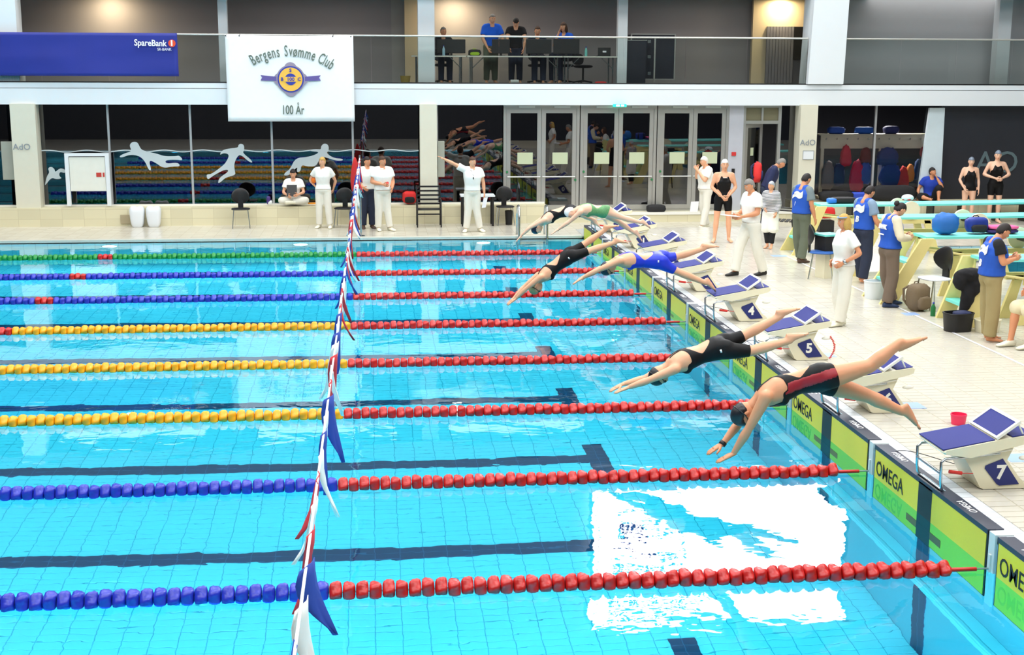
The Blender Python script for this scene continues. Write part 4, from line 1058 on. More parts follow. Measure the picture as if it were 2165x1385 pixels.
def wristband(J, s):
    a = J['wr'+s]; d = (a-J['el'+s]).normalized(); mb = MB(); mb.tube([a-d*.02, a+d*.012], .031*J['S'], 12, caps=True); part_of(J, mb, 'wristband', black_pl)
wristband(DIV['A'], 'R')
def patch(J, t, name, m, w=.018, h=.032, side='L'):
    """small maker's patch on the hip"""
    h0 = J['hip'+side]; o = h0+Vector((0, -.098*J['S'], .03))+(J['waist']-J['pelvis'])*t; ax = (J['waist']-J['pelvis']).normalized()
    mb = MB(); mb.box((-w/2, -.004, -h/2), (w/2, .004, h/2), M=frame(o, ax, (0, 1, 0))); part_of(J, mb, name, m)
for k in 'BCD': patch(DIV[k], .25, 'hip_patch', white_ink)
# ------------------------------------------------------------------ officials and swimmers on deck
hair_bl = mat('hair_blond', (196, 158, 84), .7, var=.2, vscale=40); hair_br = mat('hair_brown', (70, 46, 32), .7, var=.2, vscale=40); hair_dk = mat('hair_dark', (34, 26, 24), .7, var=.2, vscale=40)
hair_gr = mat('hair_grey', (136, 132, 126), .8, var=.2, vscale=40); hair_wh = mat('hair_white', (222, 218, 208), .8, var=.1, vscale=40)
jeans = mat('dark_jeans', (34, 42, 64), .85, var=.1, vscale=12, bump=.5, bscale=16); trou_gn = mat('grey_green_trousers', (96, 104, 88), .85, var=.08, bump=.5, bscale=14)
trou_br = mat('brown_trousers', (112, 96, 82), .85, var=.08, bump=.5, bscale=14); trou_kh = mat('khaki_trousers', (158, 142, 98), .85, var=.08, bump=.5, bscale=14)
vest_m = mat('vest_blue', (24, 82, 186), .7, var=.08, vscale=8, bump=.5, bscale=14); grey_tee = mat('grey_tee', (118, 132, 136), .85, bump=.4, bscale=16); cream_tee = mat('cream_sweater', (224, 212, 184), .9, bump=.4, bscale=16)
blk_tee = mat('black_tee', (22, 22, 26), .9, bump=.4, bscale=16); navy_j = mat('navy_jacket', (26, 36, 76), .8, bump=.4, bscale=16)
red_fab = mat('red_fabric', (206, 36, 34), .75, var=.1, vscale=8, bump=.4, bscale=16); shoe_br = mat('brown_shoe', (72, 52, 42), .6); shoe_k = mat('black_sandal', (24, 22, 22), .6)
shoe_nb = mat('blue_shoe', (34, 54, 92), .6); paper = mat('white_paper', (240, 240, 244), .7, var=.01)
def paper_obj(name, c, x, y, w, h, m=paper, label=None, cat='paper', th=.004, group=None, parent=None):
    b = MB(); b.box((-w/2, -h/2, -th/2), (w/2, h/2, th/2), M=frame(c, x, y)); o = b.build(name, m, parent)
    return tag(o, label, cat, group) if label else o
HIP = dict(elL=(-.36, -.06, 1.15), wrL=(-.20, .03, 1.0)); 
# 1 blond official with arms akimbo
J = stand(pos=(-5.88, 21.93, FARD), H=1.66, head=-12, fem=True, ov=dict(elR=(.34, -.10, 1.14), wrR=(.20, -.08, .98), elL=(-.27, -.16, 1.12), wrL=(-.20, -.20, .92), anL=(-.15, 0, .085), anR=(.12, -.02, .085), knL=(-.12, .02, .49)))
J['fat'] = 1.15
J = person('blond woman official in white polo and trousers, hand on hip, left of the pennant line', J, True, skin_a, hair_bl, 'short', .02, False, 'officials at the far poolside', face=dirv(J, .25, 1, .05))
shirt(J, polo, sleeve=.55); collar(J, polo); trousers(J, trou); shoes(J, shoe_w)
c = J['elR']+Vector((.09, -.06, .0)); mb = MB(); mb.ellipsoid(c, (.06, .05, .07), 12, 8); tag(mb.build('orange_cup', mat('orange_plastic', (240, 120, 24), .5), smooth=True), 'orange cup tucked under the arm of the blond woman official', 'cup')
# 2 seated cross-legged
z0 = BT+.035; a = P(622, 433, 22.82); p = Vector((a.x, 22.82, z0)); S = .98
def L3(x, y, z): return p+Vector((-x, -y, z))*S     # faces the viewer: person's right is -x
J = fill_joints(dict(pelvis=L3(0, -.02, .12), waist=L3(0, .02, .25), chest=L3(0, .03, .42), neck=L3(0, .05, .60), head=L3(0, .10, .75), shL=L3(-.165, .03, .56), shR=L3(.165, .03, .56),
    elL=L3(-.25, .10, .30), elR=L3(.25, .10, .30), wrL=L3(-.12, .30, .26), wrR=L3(.14, .28, .24), hipL=L3(-.08, 0, .10), hipR=L3(.08, 0, .10), knL=L3(-.30, .18, .11), knR=L3(.30, .18, .11), anL=L3(.02, .26, .09), anR=L3(-.06, .20, .09), ftL=Vector((-1, -.1, 0)), ftR=Vector((1, -.1, 0))), S)
J['root'] = p; J['soleup'] = Vector((0, -1, .3))
J = person('woman official sitting cross-legged on the tiled bench with a black clipboard', J, True, skin_a, hair_dk, 'bun', .02, False, None, face=(0, -1, -.25))
shirt(J, polo, sleeve=.6); trousers(J, trou); shoes(J, shoe_w)
paper_obj('clipboard', L3(.03, .30, .36), (1, 0, 0), (0, .35, 1), .24, .28, black_pl, 'black clipboard held by the seated woman official', 'clipboard', .01)
# 3 and 4 pair behind the pennant line
J = stand(pos=(-4.85, 21.75, FARD), H=1.68, head=12, ov=dict(elR=(.25, .03, 1.12), wrR=(.14, .22, 1.0)))
J = person('man in white t-shirt and dark trousers standing behind the white-clad official', J, False, skin_b, hair_dk, 'short', .02, False, 'officials at the far poolside', face=dirv(J, -.5, 1, .0))
shirt(J, polo, sleeve=.55); trousers(J, jeans); shoes(J, shoe_br)
J = stand(pos=(-4.50, 21.3, FARD), H=1.72, head=10, ov=dict(elR=(.25, .02, 1.12), wrR=(.03, .24, 1.08), elL=(-.25, -.02, 1.12), wrL=(-.18, .22, .98), anL=(-.15, .02, .085)), ft=dict(L=(-.55, 1, 0), R=(0, 1, 0)))
J['fat'] = 1.25
J = person('stout man official in white holding a small red stopwatch, right of the pennant line', J, False, skin_b, hair_br, 'short', .02, False, 'officials at the far poolside', face=dirv(J, -.55, 1, 0))
shirt(J, polo, sleeve=.6); collar(J, polo); trousers(J, trou); shoes(J, shoe_w)
c = J['wrR']+dirv(J, -.09, .05, .03); mb = MB(); mb.disc(c-Vector((0, .0, 0)), (0, -1, .4), .034, .02, 14); tag(mb.build('stopwatch', mat('red_plastic', (210, 40, 40), .4)), 'red stopwatch in the hand of the stout official', 'stopwatch')
# 5 man with raised arm
J = stand(pos=(-2.45, 20.98, FARD), H=1.72, head=4, ov=dict(shR=(.185, 0, 1.42), elR=(.43, .02, 1.55), wrR=(.65, .04, 1.66), elL=(-.25, 0, 1.13), wrL=(-.27, .04, .87), anL=(-.17, 0, .085), anR=(.14, 0, .085)), ft=dict(L=(-.4, 1, 0), R=(.4, 1, 0)))
J['fat'] = 1.1
J = person('man official in white shouting with one arm stretched out to the side', J, False, skin_a, hair_br, 'short', .02, False, 'officials at the far poolside', face=dirv(J, -.35, 1, .05), hands=dict(R=dict(n=(0, 0, 1), curl=.05)))
shirt(J, polo, sleeve=.6); collar(J, polo); trousers(J, trou); shoes(J, shoe_w)
paper_obj('paper_sheet', J['wrL']+dirv(J, 0, .05, -.2), (1, .3, .1), (.2, 0, 1), .10, .24, paper, 'folded white sheet in the lowered hand of the shouting official', 'paper')
b = MB(); b.tube([J['neck']+dirv(J, .05, .10, -.02), J['neck']+dirv(J, 0, .155, -.14), J['neck']+dirv(J, 0, .16, -.22)], .006, 5); b.ellipsoid(J['neck']+dirv(J, 0, .17, -.2), (.014, .014, .03), 8, 6); part_of(J, b, 'whistle', black_pl)
# 6 old official by the doors
J = stand(pos=(3.0, 20.9, deckz(3, 20.9)), H=1.68, head=-78, ov=dict(elR=(.25, .12, 1.18), wrR=(.10, .20, 1.40), elL=(-.22, .13, 1.14), wrL=(-.06, .25, 1.38), anR=(.12, -.12, .085), anL=(-.1, .10, .085), head=(0, .06, 1.58)))
J['fat'] = 1.3
J = person('white-haired man official in white beside the glass doors, hand at his chin', J, False, skin_a, hair_wh, 'short', .02, False, None, face=dirv(J, 0, 1, -.15))
shirt(J, polo, sleeve=.7); collar(J, polo); trousers(J, trou); shoes(J, shoe_w)
q = P(1468, 437, 20.8); paper_obj('paper_sheet', q, (1, .2, 0), (.1, 0, 1), .2, .24, paper, 'white sheet held at the hip of the white-haired official', 'paper')
# 7 swimmer with white cap
J = stand(pos=(2.36, 16.95, DECK), H=1.68, head=-4, fem=True, ov=dict(elR=(.25, .0, 1.13), wrR=(.07, .17, .96), elL=(-.25, .0, 1.13), wrL=(-.07, .17, .96), anL=(-.14, 0, .085), anR=(.16, .03, .085), knL=(-.12, .02, .49), knR=(.13, .02, .49)), ft=dict(L=(-.2, 1, 0), R=(.45, 1, 0)))
J = person('swimmer in black suit and white cap standing with clasped hands near the doors', J, True, skin_a, cap_w, 'cap', .018, True, None, face=dirv(J, 0, 1, 0))
suit(J, suit_k, leg=.62, key=False); b = MB(); b.box((-.045, -.004, -.014), (.045, .004, .014), M=frame(J['chest']+dirv(J, 0, .125, .09), J['rightv'], (0, 0, 1))); part_of(J, b, 'chest_logo', white_ink)
# skirted shorts
tr = trousers(J, suit_k, 'shorts', g=.012, upto=0, loose=.02, t1=1.1) if False else None
# 8 man with backpack near side door
J = stand(pos=(4.35, 20.6, deckz(4.3, 20.6)), H=1.70, head=75, lean=.35, ov=dict(head=(0, .10, 1.54)))
J = person('grey-haired man in navy jacket bending forward by the side door', J, False, skin_b, hair_gr, 'short', .02, False, None, face=dirv(J, 0, 1, -.7))
shirt(J, navy_j, 'jacket', g=.03, sleeve=0, long=True); trousers(J, jeans); shoes(J, shoe_k)
def sack(mb, c, r, M=None, amp=.12, fr=3., seed=0., nu=18, nv=12, box=.6):
    def fn(d, q):
        k = 1+amp*mnoise.noise(Vector((d.x*fr+seed, d.y*fr-seed, d.z*fr)))
        e = box; x, y, z = [math.copysign(abs(t)**e, t) for t in d]
        return Vector((x*r[0], y*r[1], z*r[2]))*k
    mb.ellipsoid(c, r, nu, nv, 0, M, fn); return mb
def backpack(name, pos, size, m, label, rz=0., m2=None, tilt=0., group=None):
    r = empty(name, pos, rz, label, 'backpack', group); w, d, h = size
    b = MB(); sack(b, (0, 0, h/2), (w/2, d/2, h/2), seed=pos[0]); b.build('body', m, r, smooth=True)
    b = MB(); sack(b, (0, -d*.45, h*.32), (w*.36, d*.22, h*.25), seed=pos[1]); b.build('front_pocket', m2 or m, r, smooth=True)
    for s in (-1, 1): MB().tube([(s*w*.25, d*.4, h*.9), (s*w*.3, d*.75, h*.75), (s*w*.3, d*.7, h*.35), (s*w*.25, d*.4, h*.15)], .018, 8).build('strap', m2 or m, r, smooth=True)
    MB().tube([(-.05, d*.2, h*.97), (-.03, d*.2, h*1.06), (.03, d*.2, h*1.06), (.05, d*.2, h*.97)], .009, 6).build('handle', m2 or m, r, smooth=True)
    if tilt: r.rotation_euler = (tilt, 0, rz)
    return r
ch = J['chest']; bp = backpack('backpack', ch+dirv(J, 0, -.2, -.22), (.3, .2, .46), red_fab, 'red and navy backpack worn by the man bending by the side door', m2=navy_j)
bp.rotation_euler = (0, .35, math.radians(75)); bp.location = ch+dirv(J, 0, -.33, -.16)
# 9 official walking with papers
J = stand(pos=(1.68, 12.6, DECK), H=1.66, head=-72, ov=dict(elL=(-.23, .02, 1.12), wrL=(-.12, .27, 1.06), elR=(.23, .02, 1.12), wrR=(.12, .25, 1.06), anR=(.08, .24, .085), knR=(.1, .16, .49), anL=(-.08, -.24, .085), knL=(-.1, -.08, .49), head=(0, .06, 1.58)), ft=dict(R=(0, 1, 0), L=(0, 1, 0)))
J = person('grey-haired man official in white and black sandals reading papers behind the blocks', J, False, skin_b, hair_gr, 'short', .018, False, None, face=dirv(J, 0, 1, -.35))
shirt(J, polo, sleeve=.65); collar(J, polo); trousers(J, trou, loose=.02); shoes(J, shoe_k, name='sandal')
paper_obj('paper_sheets', J['wrL']+dirv(J, .12, .12, .01), J['rightv'], dirv(J, 0, 1, .1), .24, .32, paper, 'sheaf of white papers held by the grey-haired official behind the blocks', 'paper', .008)
# 10 girl in striped top
stripe = bpy.data.materials.new('striped_jersey'); stripe.use_nodes = True; nt = stripe.node_tree; wv = nt.nodes.new('ShaderNodeTexWave'); wv.bands_direction = 'Z'; wv.inputs['Scale'].default_value = 14; rp = nt.nodes.new('ShaderNodeValToRGB'); rp.color_ramp.interpolation = 'CONSTANT'
rp.color_ramp.elements[0].color = (.02, .02, .03, 1); rp.color_ramp.elements[1].color = (.75, .75, .75, 1); rp.color_ramp.elements[1].position = .5
tcn = nt.nodes.new('ShaderNodeTexCoord'); nt.links.new(tcn.outputs['Object'], wv.inputs[0]); nt.links.new(wv.outputs['Fac'], rp.inputs[0]); nt.links.new(rp.outputs[0], nt.nodes['Principled BSDF'].inputs['Base Color'])
J = stand(pos=(3.05, 15.95, DECK), H=1.32, head=-35, fem=True, ov=dict(elR=(.2, .05, 1.12), wrR=(.08, .24, 1.02), elL=(-.22, .0, 1.12), wrL=(-.2, .16, .92), anL=(-.06, 0, .085), anR=(.06, -.03, .085)))
J = person('girl in black and white striped top and black leggings behind the official with papers', J, True, skin_a, mat('cap_silver', (176, 182, 190), .35), 'cap', .018, True, None, face=dirv(J, .4, 1, 0))
shirt(J, stripe, sleeve=0, long=True, g=.02); trousers(J, polo, 'white_shorts', upto=0, loose=.03, g=.025); trousers(J, blk_tee, 'leggings', g=.008, loose=0., upto=.9)
# vests
def vest(J, name='vest'):
    o = shirt(J, vest_m, name, g=.028, sleeve=0, t0=.9, t1=3.8, reach=.66)
    c = lerp(J['chest'], J['neck'], .35)-J['fwd']*.0; w = J['S']
    bk = -J['fwd']; R = J['rightv']
    return o
def vest_print(J, txt=''):
    """white print on the back of the vest"""
    bkv = -J['fwd']; R = J['rightv']; up = (J['neck']-J['chest']).normalized(); c = lerp(J['chest'], J['neck'], .1)+bkv*.170*J['S']
    x = R; 
    b = MB()
    if txt == 'BWK':
        vs, fs = text_mb('BWK', .095*J['S'], .006, bold=.006, shear=.2); b.add(vs, fs, 0, frame(c+up*.02, x, up))
        b.box((-.08, -.010, 0), (.06, .010, .006), M=frame(c-up*.09, x, up))
    else:
        vs, fs = text_mb('B', .14*J['S'], .006, bold=.006, shear=.3); b.add(vs, fs, 0, frame(c-R*.03-up*.14, x, up))
        vs, fs = text_mb('~', .42*J['S'], .006, bold=.012, shear=.2); b.add(vs, fs, 0, frame(c+up*.03, x, up)); vs, fs = text_mb('~', .34*J['S'], .006, bold=.014, shear=.2); b.add(vs, fs, 0, frame(c+up*.08+R*.03, x, up))
    part_of(J, b, 'vest_print', white_ink, smooth=None, fix=False)
J = stand(pos=(3.05, 14.05, DECK), H=1.63, head=118, ov=dict(elR=(.24, .0, 1.12), wrR=(.24, .10, .86), elL=(-.22, .05, 1.12), wrL=(-.12, .2, 1.0), head=(0, .07, 1.58), anL=(-.09, .10, .085), anR=(.09, -.06, .085)))
J['fat'] = 1.15
J = person('timekeeper in blue vest with grey-green trousers and brown shoes, farthest of the vests', J, False, skin_b, hair_dk, 'short', .018, False, 'timekeepers in blue vests', face=dirv(J, 0, 1, -.6))
shirt(J, grey_tee, sleeve=.7); vest(J); vest_print(J); trousers(J, trou_gn, loose=.018); shoes(J, shoe_br)
J = stand(pos=(1.70, 8.15, DECK), H=1.55, head=-82, fem=True, ov=dict(elL=(-.30, -.10, 1.14), wrL=(-.17, .10, .99), elR=(.28, -.10, 1.14), wrR=(.2, .06, .98), anL=(-.06, .05, .085), anR=(.06, -.05, .085)))
J['fat'] = 1.2
J = person('blond woman official in white standing with hand on hip behind block five', J, True, skin_b, hair_bl, 'long', .017, False, None, face=dirv(J, 0, 1, -.1))
shirt(J, polo, sleeve=.65); collar(J, polo); trousers(J, trou, loose=.02); shoes(J, shoe_w)
b = MB(); b.tube([lerp(J['elL'], J['wrL'], .82), lerp(J['elL'], J['wrL'], .95)], .034, 12); part_of(J, b, 'watch', steel)
S_, R_, F__, U_ = J['hs'], *basis(J['F'], J['U']); b = MB(); b.tube([J['head']+R_*math.cos(t)*.092*S_+F__*math.sin(t)*.105*S_+U_*.075*S_ for t in [PI*i/12 for i in range(13)]], .008, 6); part_of(J, b, 'sunglasses', mat('blue_lens', (120, 160, 210), .2))
J = stand(pos=(3.35, 11.75, DECK), H=1.62, head=112, ov=dict(elR=(.25, .02, 1.12), wrR=(.22, .18, .95), elL=(-.22, .06, 1.12), wrL=(-.1, .26, 1.05), head=(0, .08, 1.57), anL=(-.09, .08, .085), anR=(.09, -.05, .085)))
J = person('timekeeper in blue vest with grey sleeves and dark jeans, seen from behind', J, False, skin_b, hair_dk, 'short', .018, True, 'timekeepers in blue vests', face=dirv(J, 0, 1, -.7))
shirt(J, mat('pale_blue_tee', (130, 152, 176), .85, bump=.4, bscale=16), sleeve=.7); vest(J); vest_print(J); trousers(J, jeans, loose=.02)
J = stand(pos=(2.92, 9.55, DECK), H=1.60, head=100, fem=True, ov=dict(elR=(.28, .0, 1.13), wrR=(.12, .26, 1.10), elL=(-.2, .06, 1.14), wrL=(-.06, .28, 1.12), head=(0, .13, 1.54), anL=(-.1, .16, .085), anR=(.1, -.06, .085), neck=(0, .02, 1.42)))
J['fat'] = 1.15
J = person('woman timekeeper in blue vest over cream sleeves with brown trousers', J, True, skin_a, hair_dk, 'bun', .017, False, 'timekeepers in blue vests', face=dirv(J, 0, 1, -1.0))
shirt(J, cream_tee, sleeve=0, long=True, g=.022); vest(J); vest_print(J, 'BWK'); trousers(J, trou_br, loose=.02); shoes(J, shoe_nb)
J = stand(pos=(3.27, 7.0, DECK), H=1.58, head=88, ov=dict(elR=(.24, .04, 1.14), wrR=(.10, .27, 1.18), elL=(-.2, .06, 1.14), wrL=(-.05, .28, 1.18), head=(0, .12, 1.55), anL=(-.1, .06, .085), anR=(.09, .0, .085), neck=(0, .02, 1.42)))
J['fat'] = 1.2
J = person('barefoot man timekeeper in blue vest and khaki trousers, nearest at the right edge', J, False, skin_b, hair_dk, 'short', .016, True, 'timekeepers in blue vests', face=dirv(J, 0, 1, -.7))
shirt(J, blk_tee, sleeve=.55); vest(J); vest_print(J); trousers(J, trou_kh, loose=.022, upto=1.)
# seated figures
def seated(pos, S, heading, seat=.45, ov=None):
    a = math.radians(heading); f = Vector((math.sin(a), -math.cos(a), 0)); r = Vector((f.y, -f.x, 0)); p = Vector(pos)
    D = dict(pelvis=(0, 0, seat+.10), waist=(0, -.02, seat+.22), chest=(0, 0, seat+.40), neck=(0, .03, seat+.58), head=(0, .08, seat+.74), shL=(-.17, .02, seat+.54), shR=(.17, .02, seat+.54), elL=(-.22, .10, seat+.28), elR=(.22, .10, seat+.28), wrL=(-.12, .32, seat+.26), wrR=(.12, .32, seat+.26),
             hipL=(-.09, .02, seat+.08), hipR=(.09, .02, seat+.08), knL=(-.11, .42, seat+.06), knR=(.11, .42, seat+.06), anL=(-.11, .40, .085), anR=(.11, .40, .085))
    if ov: D.update(ov)
    J = {k: p+(r*x+f*y)*S+Vector((0, 0, z*S)) for k, (x, y, z) in D.items()}; J = fill_joints(J, S); J['ftL'] = J['ftR'] = f; J['root'] = p; J['fwd'] = f; J['rightv'] = r; return J
# man in blue tee resting on the right hand bench
q = P(1968, 418, 22.85); J = seated((q.x, 22.9, BT+.02), .98, -10, seat=.0, ov=dict(knL=(-.14, .30, .34), knR=(.30, .25, .12), anL=(-.12, .40, .085), anR=(.16, .42, .085), elL=(-.24, .20, .36), wrL=(-.10, .16, .60), elR=(.30, -.02, .30), wrR=(.34, .10, .10)))
J = person('dark-haired man in blue t-shirt lounging on the bench before the charcoal wall', J, False, skin_b, hair_dk, 'short', .02, True, None, face=dirv(J, -.7, 1, .15))
shirt(J, mat('royal_tee', (28, 62, 170), .85, bump=.4, bscale=16), sleeve=.6); trousers(J, blk_tee, 'shorts', upto=0, loose=.03)
for (u, v, H, lab, el) in ((2046, 452, 1.62, 'swimmer in black suit and silver cap at the right, shorter of the pair', dict(elR=(.26, .0, 1.12), wrR=(.16, .12, .90), elL=(-.23, -.02, 1.12), wrL=(-.23, .05, .86))), (2101, 452, 1.78, 'taller swimmer in black suit and grey cap holding her hands before her waist', dict(elR=(.30, .02, 1.14), wrR=(.07, .20, 1.06), elL=(-.30, .02, 1.14), wrL=(-.07, .20, 1.06)))):
    q = P(u, 440, 21.9); J = stand(pos=(q.x, 21.9, deckz(q.x, 21.9)), H=H, head=-8, fem=True, ov=el)
    J = person(lab, J, True, skin_p, mat('cap_grey', (120, 132, 148), .3), 'cap', .019, True, 'swimmers waiting at the right', face=dirv(J, .1, 1, -.1))
    suit(J, suit_k, leg=.15 if H < 1.7 else .6, key=False)
# sitter at the right edge (leg and white shoe in view)
q = G(2150, 738, DECK); J = seated((q.x+.50, q.y+.12, DECK), 1.0, -84, seat=.44, ov=dict(anL=(-.12, .36, .085), anR=(.10, .50, .085), knR=(.12, .44, .5)))
J = person('person in cream shorts and white shoes sitting at the right edge of the picture', J, True, skin_b, hair_br, 'long', .018, False, None, face=dirv(J, 0, 1, 0))
shirt(J, polo, sleeve=.6); trousers(J, mat('cream_shorts', (226, 216, 180), .85), 'shorts', upto=0, loose=.03); shoes(J, shoe_w)
SITR = (q.x+.50, q.y+.12)
# ------------------------------------------------------------------ balcony crew
FB = FZ1-.02; YT = 24.2
def bal(u, v, Y): return P(u, v, Y).x
blue_polo = mat('bright_blue_polo', (10, 92, 214), .8, bump=.4, bscale=16)
x = bal(938, 90, 24.75); J = seated((x, 25.05, FB), .98, 5, seat=.58); J = person('bald man in dark clothes sitting at the left end of the balcony table', J, False, skin_a, hair_gr, 'bald', .022, True, 'crew at the balcony table', face=dirv(J, -.3, 1, -.2), fingers=5)
shirt(J, blk_tee, sleeve=0, long=True); trousers(J, jeans, upto=1); 
x = bal(1038, 90, 24.8); J = stand(pos=(x, 24.85, FB), H=1.74, head=8, lean=.22, ov=dict(elR=(.24, .12, 1.10), wrR=(.13, .22, .87), elL=(-.26, .1, 1.12), wrL=(-.22, .24, .92)))
J = person('bald man in bright blue polo standing and leaning on the balcony table', J, False, skin_a, hair_gr, 'bald', .022, True, 'crew at the balcony table', face=dirv(J, -.1, 1, -.3), fingers=5)
shirt(J, blue_polo, sleeve=.7); trousers(J, trou_gn)
x = bal(1092, 90, 24.7); J = stand(pos=(x, 24.9, FB), H=1.70, head=-5, lean=.4, ov=dict(elR=(.22, .2, 1.12), wrR=(.18, .3, .92), elL=(-.24, .2, 1.1), wrL=(-.2, .3, .88)))
J = person('dark-haired man in black t-shirt bending over the balcony table', J, False, skin_a, hair_dk, 'short', .022, True, 'crew at the balcony table', face=dirv(J, .1, 1, -1.1), fingers=5)
shirt(J, blk_tee, sleeve=.5); trousers(J, jeans)
x = bal(1138, 90, 24.75); J = seated((x, 25.0, FB), 1.0, 0, seat=.58); J = person('man with receding hair sitting between two monitors at the balcony table', J, False, skin_a, hair_br, 'bald', .022, True, 'crew at the balcony table', face=dirv(J, 0, 1, -.3), fingers=5)
shirt(J, mat('navy_tee', (30, 36, 60), .85), sleeve=.6); trousers(J, jeans)
x = bal(1198, 90, 24.75); J = seated((x, 25.0, FB), 1.06, -40, seat=.60, ov=dict(elR=(.2, .2, .90), wrR=(.06, .16, 1.26))); J = person('woman with long brown hair in blue top at the balcony table, hand at mouth', J, True, skin_a, hair_br, 'long', .022, True, 'crew at the balcony table', face=dirv(J, 0, 1, -.1), fingers=5)
shirt(J, blue_polo, sleeve=.5); trousers(J, jeans)
# ================================================================== FACADE FITTINGS, BANNERS
def wavy(name, x0, x1, z0, z1, y, m, parent, nx=30, nz=18, amp=.012, seed=0., sag=0., topz=None):
    vs = []; fs = []
    for j in range(nz+1):
        for i in range(nx+1):
            s = i/nx; t = j/nz; q = mnoise.noise(Vector((s*4+seed, t*2.5, seed)))*amp*(1-.3*t)+amp*.8*math.sin(9*s+3*t+seed)*(1-t)
            vs.append((x0+(x1-x0)*s, y+q, z0+(z1-z0)*t-(sag*math.sin(PI*s) if j == nz else 0)))
    for j in range(nz):
        for i in range(nx): a = j*(nx+1)+i; fs.append((a, a+1, a+nx+2, a+nx+1))
    o = MB().add(vs, fs).build(name, m, parent, smooth=True, fix=False); md = o.modifiers.new('t', 'SOLIDIFY'); md.thickness = .004; return o
bann = mat('banner_white_vinyl', (240, 244, 246), .6, var=.01); letter = mat('banner_grey_letters', (96, 110, 100), .7, var=0)
gold = mat('emblem_gold', (240, 186, 74), .6, var=0); eblue = mat('emblem_blue', (40, 56, 160), .6, var=0); egrey = mat('emblem_mauve', (150, 140, 160), .6, var=0)
YBn = 22.66
r = empty('club_banner', (-6.6, YBn, 3.5), label='white club banner with round blue and gold emblem hanging from the balcony rail', cat='banner')
wavy('cloth', -1.485, 1.475, -1.0, 1.0, 0, bann, r, seed=2., sag=.02)
W_, H_ = 2.96, 2.0
txt = 'Bergens Sv\u00f8mme Club'; b = MB(); n = len(txt); R_ = 1.75; wid = dict(zip('Bergns Svømeclu', [1]*20))
cw = {'m': 1.55, 'l': .5, ' ': .75, 'C': 1.1, 'B': 1.15, 'r': .75, 'S': 1.05}; tot = sum(cw.get(c, 1.) for c in txt); acc = 0
for c in txt:
    w = cw.get(c, 1.); a = ((acc+w/2)/tot-.5)*1.16; acc += w
    if c == ' ': continue
    vs, fs = text_mb(c, .36, .004, sx=.52, bold=.004); a2 = a+.05
    p = Vector((R_*math.sin(a2)*1.0-.03, -.035, .62-R_*(1-math.cos(a2))-.02*0)); b.add(vs, fs, 0, frame(p, (math.cos(a2), 0, -math.sin(a2)), (math.sin(a2), 0, math.cos(a2))))
b.build('arched_lettering', letter, r, fix=False)
lettering('lettering', '100 \u00c5r', .30, (.03, -.035, -.74), (1, 0, 0), (0, 0, 1), letter, r, sx=.62, bold=.004)
def dsk(rad, y, m, nm, parent, cz=-.02, h=.004, n=40, sq=1.): 
    b = MB(); b.tube([(0, y, cz), (0, y-h, cz)], rad, n); return b.build(nm, m, parent)
em = dsk(.335, -.030, egrey, 'emblem_rim', r)
b = MB()
for a in (0, 90, 180, 270):
    t = math.radians(a); b.disc((.245*math.cos(t), -.028, -.02+.245*math.sin(t)), (0, -1, 0), .15, .005, 24)
b.build('emblem_lobes', egrey, em)
dsk(.305, -.036, eblue, 'emblem_ring', em); dsk(.272, -.041, gold, 'emblem_disc', em); dsk(.135, -.046, eblue, 'emblem_core', em)
b = MB(); b.box((-.15, -.053, -.075), (.15, -.050, .035)); b.build('emblem_bar', gold, em)
for s, (x, z) in (('S', (0, .185)), ('B', (-.2, -.02)), ('C', (.2, -.02)), ('100', (0, -.022))): lettering('emblem_letter', s, .11 if len(s) == 1 else .12, (x, -.056, z), (1, 0, 0), (0, 0, 1), eblue, em, bold=.003)
b = MB()
for s in (-1, 1): b.prism([(s*.33, .04), (s*.70, .075), (s*.66, .02), (s*.70, -.05), (s*.33, -.06)], (0, -.030, .0), (1, 0, 0), (0, 0, 1), (0, -.005, 0))
b.build('emblem_ribbon', mat('ribbon_purple', (96, 84, 150), .6, var=0), em)
b = MB()
for x in (-1.47, -1.16, 1.0, 1.42): b.tube([(x, -.02, .97), (x+.01, .08, 1.0), (x, .2, .99)], .014, 6)
b.build('cable_tie', black_pl, r)
# blue bank banner
bb = mat('banner_blue_vinyl', (28, 42, 140), .55, var=.12, vscale=1.5)
r = empty('sponsor_banner', (-9.18, YBn+.02, 3.5), label='long dark blue sponsor banner tied along the balcony rail at the left', cat='banner')
wavy('cloth', -6.2, 0, .04, 1.02, 0, bb, r, 60, 14, .02, 5.)
lettering('lettering', 'SpareBank', .20, (-.62, -.05, .79), (1, 0, -.02), (.02, 0, 1), white_ink, r, sx=.88, bold=.004)
lettering('lettering', 'SR-BANK', .09, (-.30, -.05, .65), (1, 0, 0), (0, 0, 1), white_ink, r, sx=.9)
b = MB(); b.tube([(-.06-.06, -.045, .79), (-.12, -.05, .79)], .085, 24); lg = b.build('logo_disc', mat('logo_red_orange', (222, 70, 30), .5, var=0), r)
lettering('lettering', '1', .17, (-.125, -.054, .79), (1, 0, 0), (0, 0, 1), white_ink, lg, bold=.01)
r.scale = (.98, 1, 1)
# exit sign over the doors
ex = P(1310, 223, 22.7); r = empty('exit_sign', ex, label='small glowing green exit sign above the glass doors', cat='sign')
MB().box((-.16, -.05, -.035), (.16, .03, .035)).build('housing', mat('exit_green', (30, 190, 150), .4, var=0, emit=1.6), r)
MB().box((-.09, -.055, -.02), (-.01, -.05, .02)).box((.03, -.055, -.02), (.10, -.05, .02)).build('pictogram', mat('exit_white', (240, 255, 250), .4, var=0, emit=3.), r)
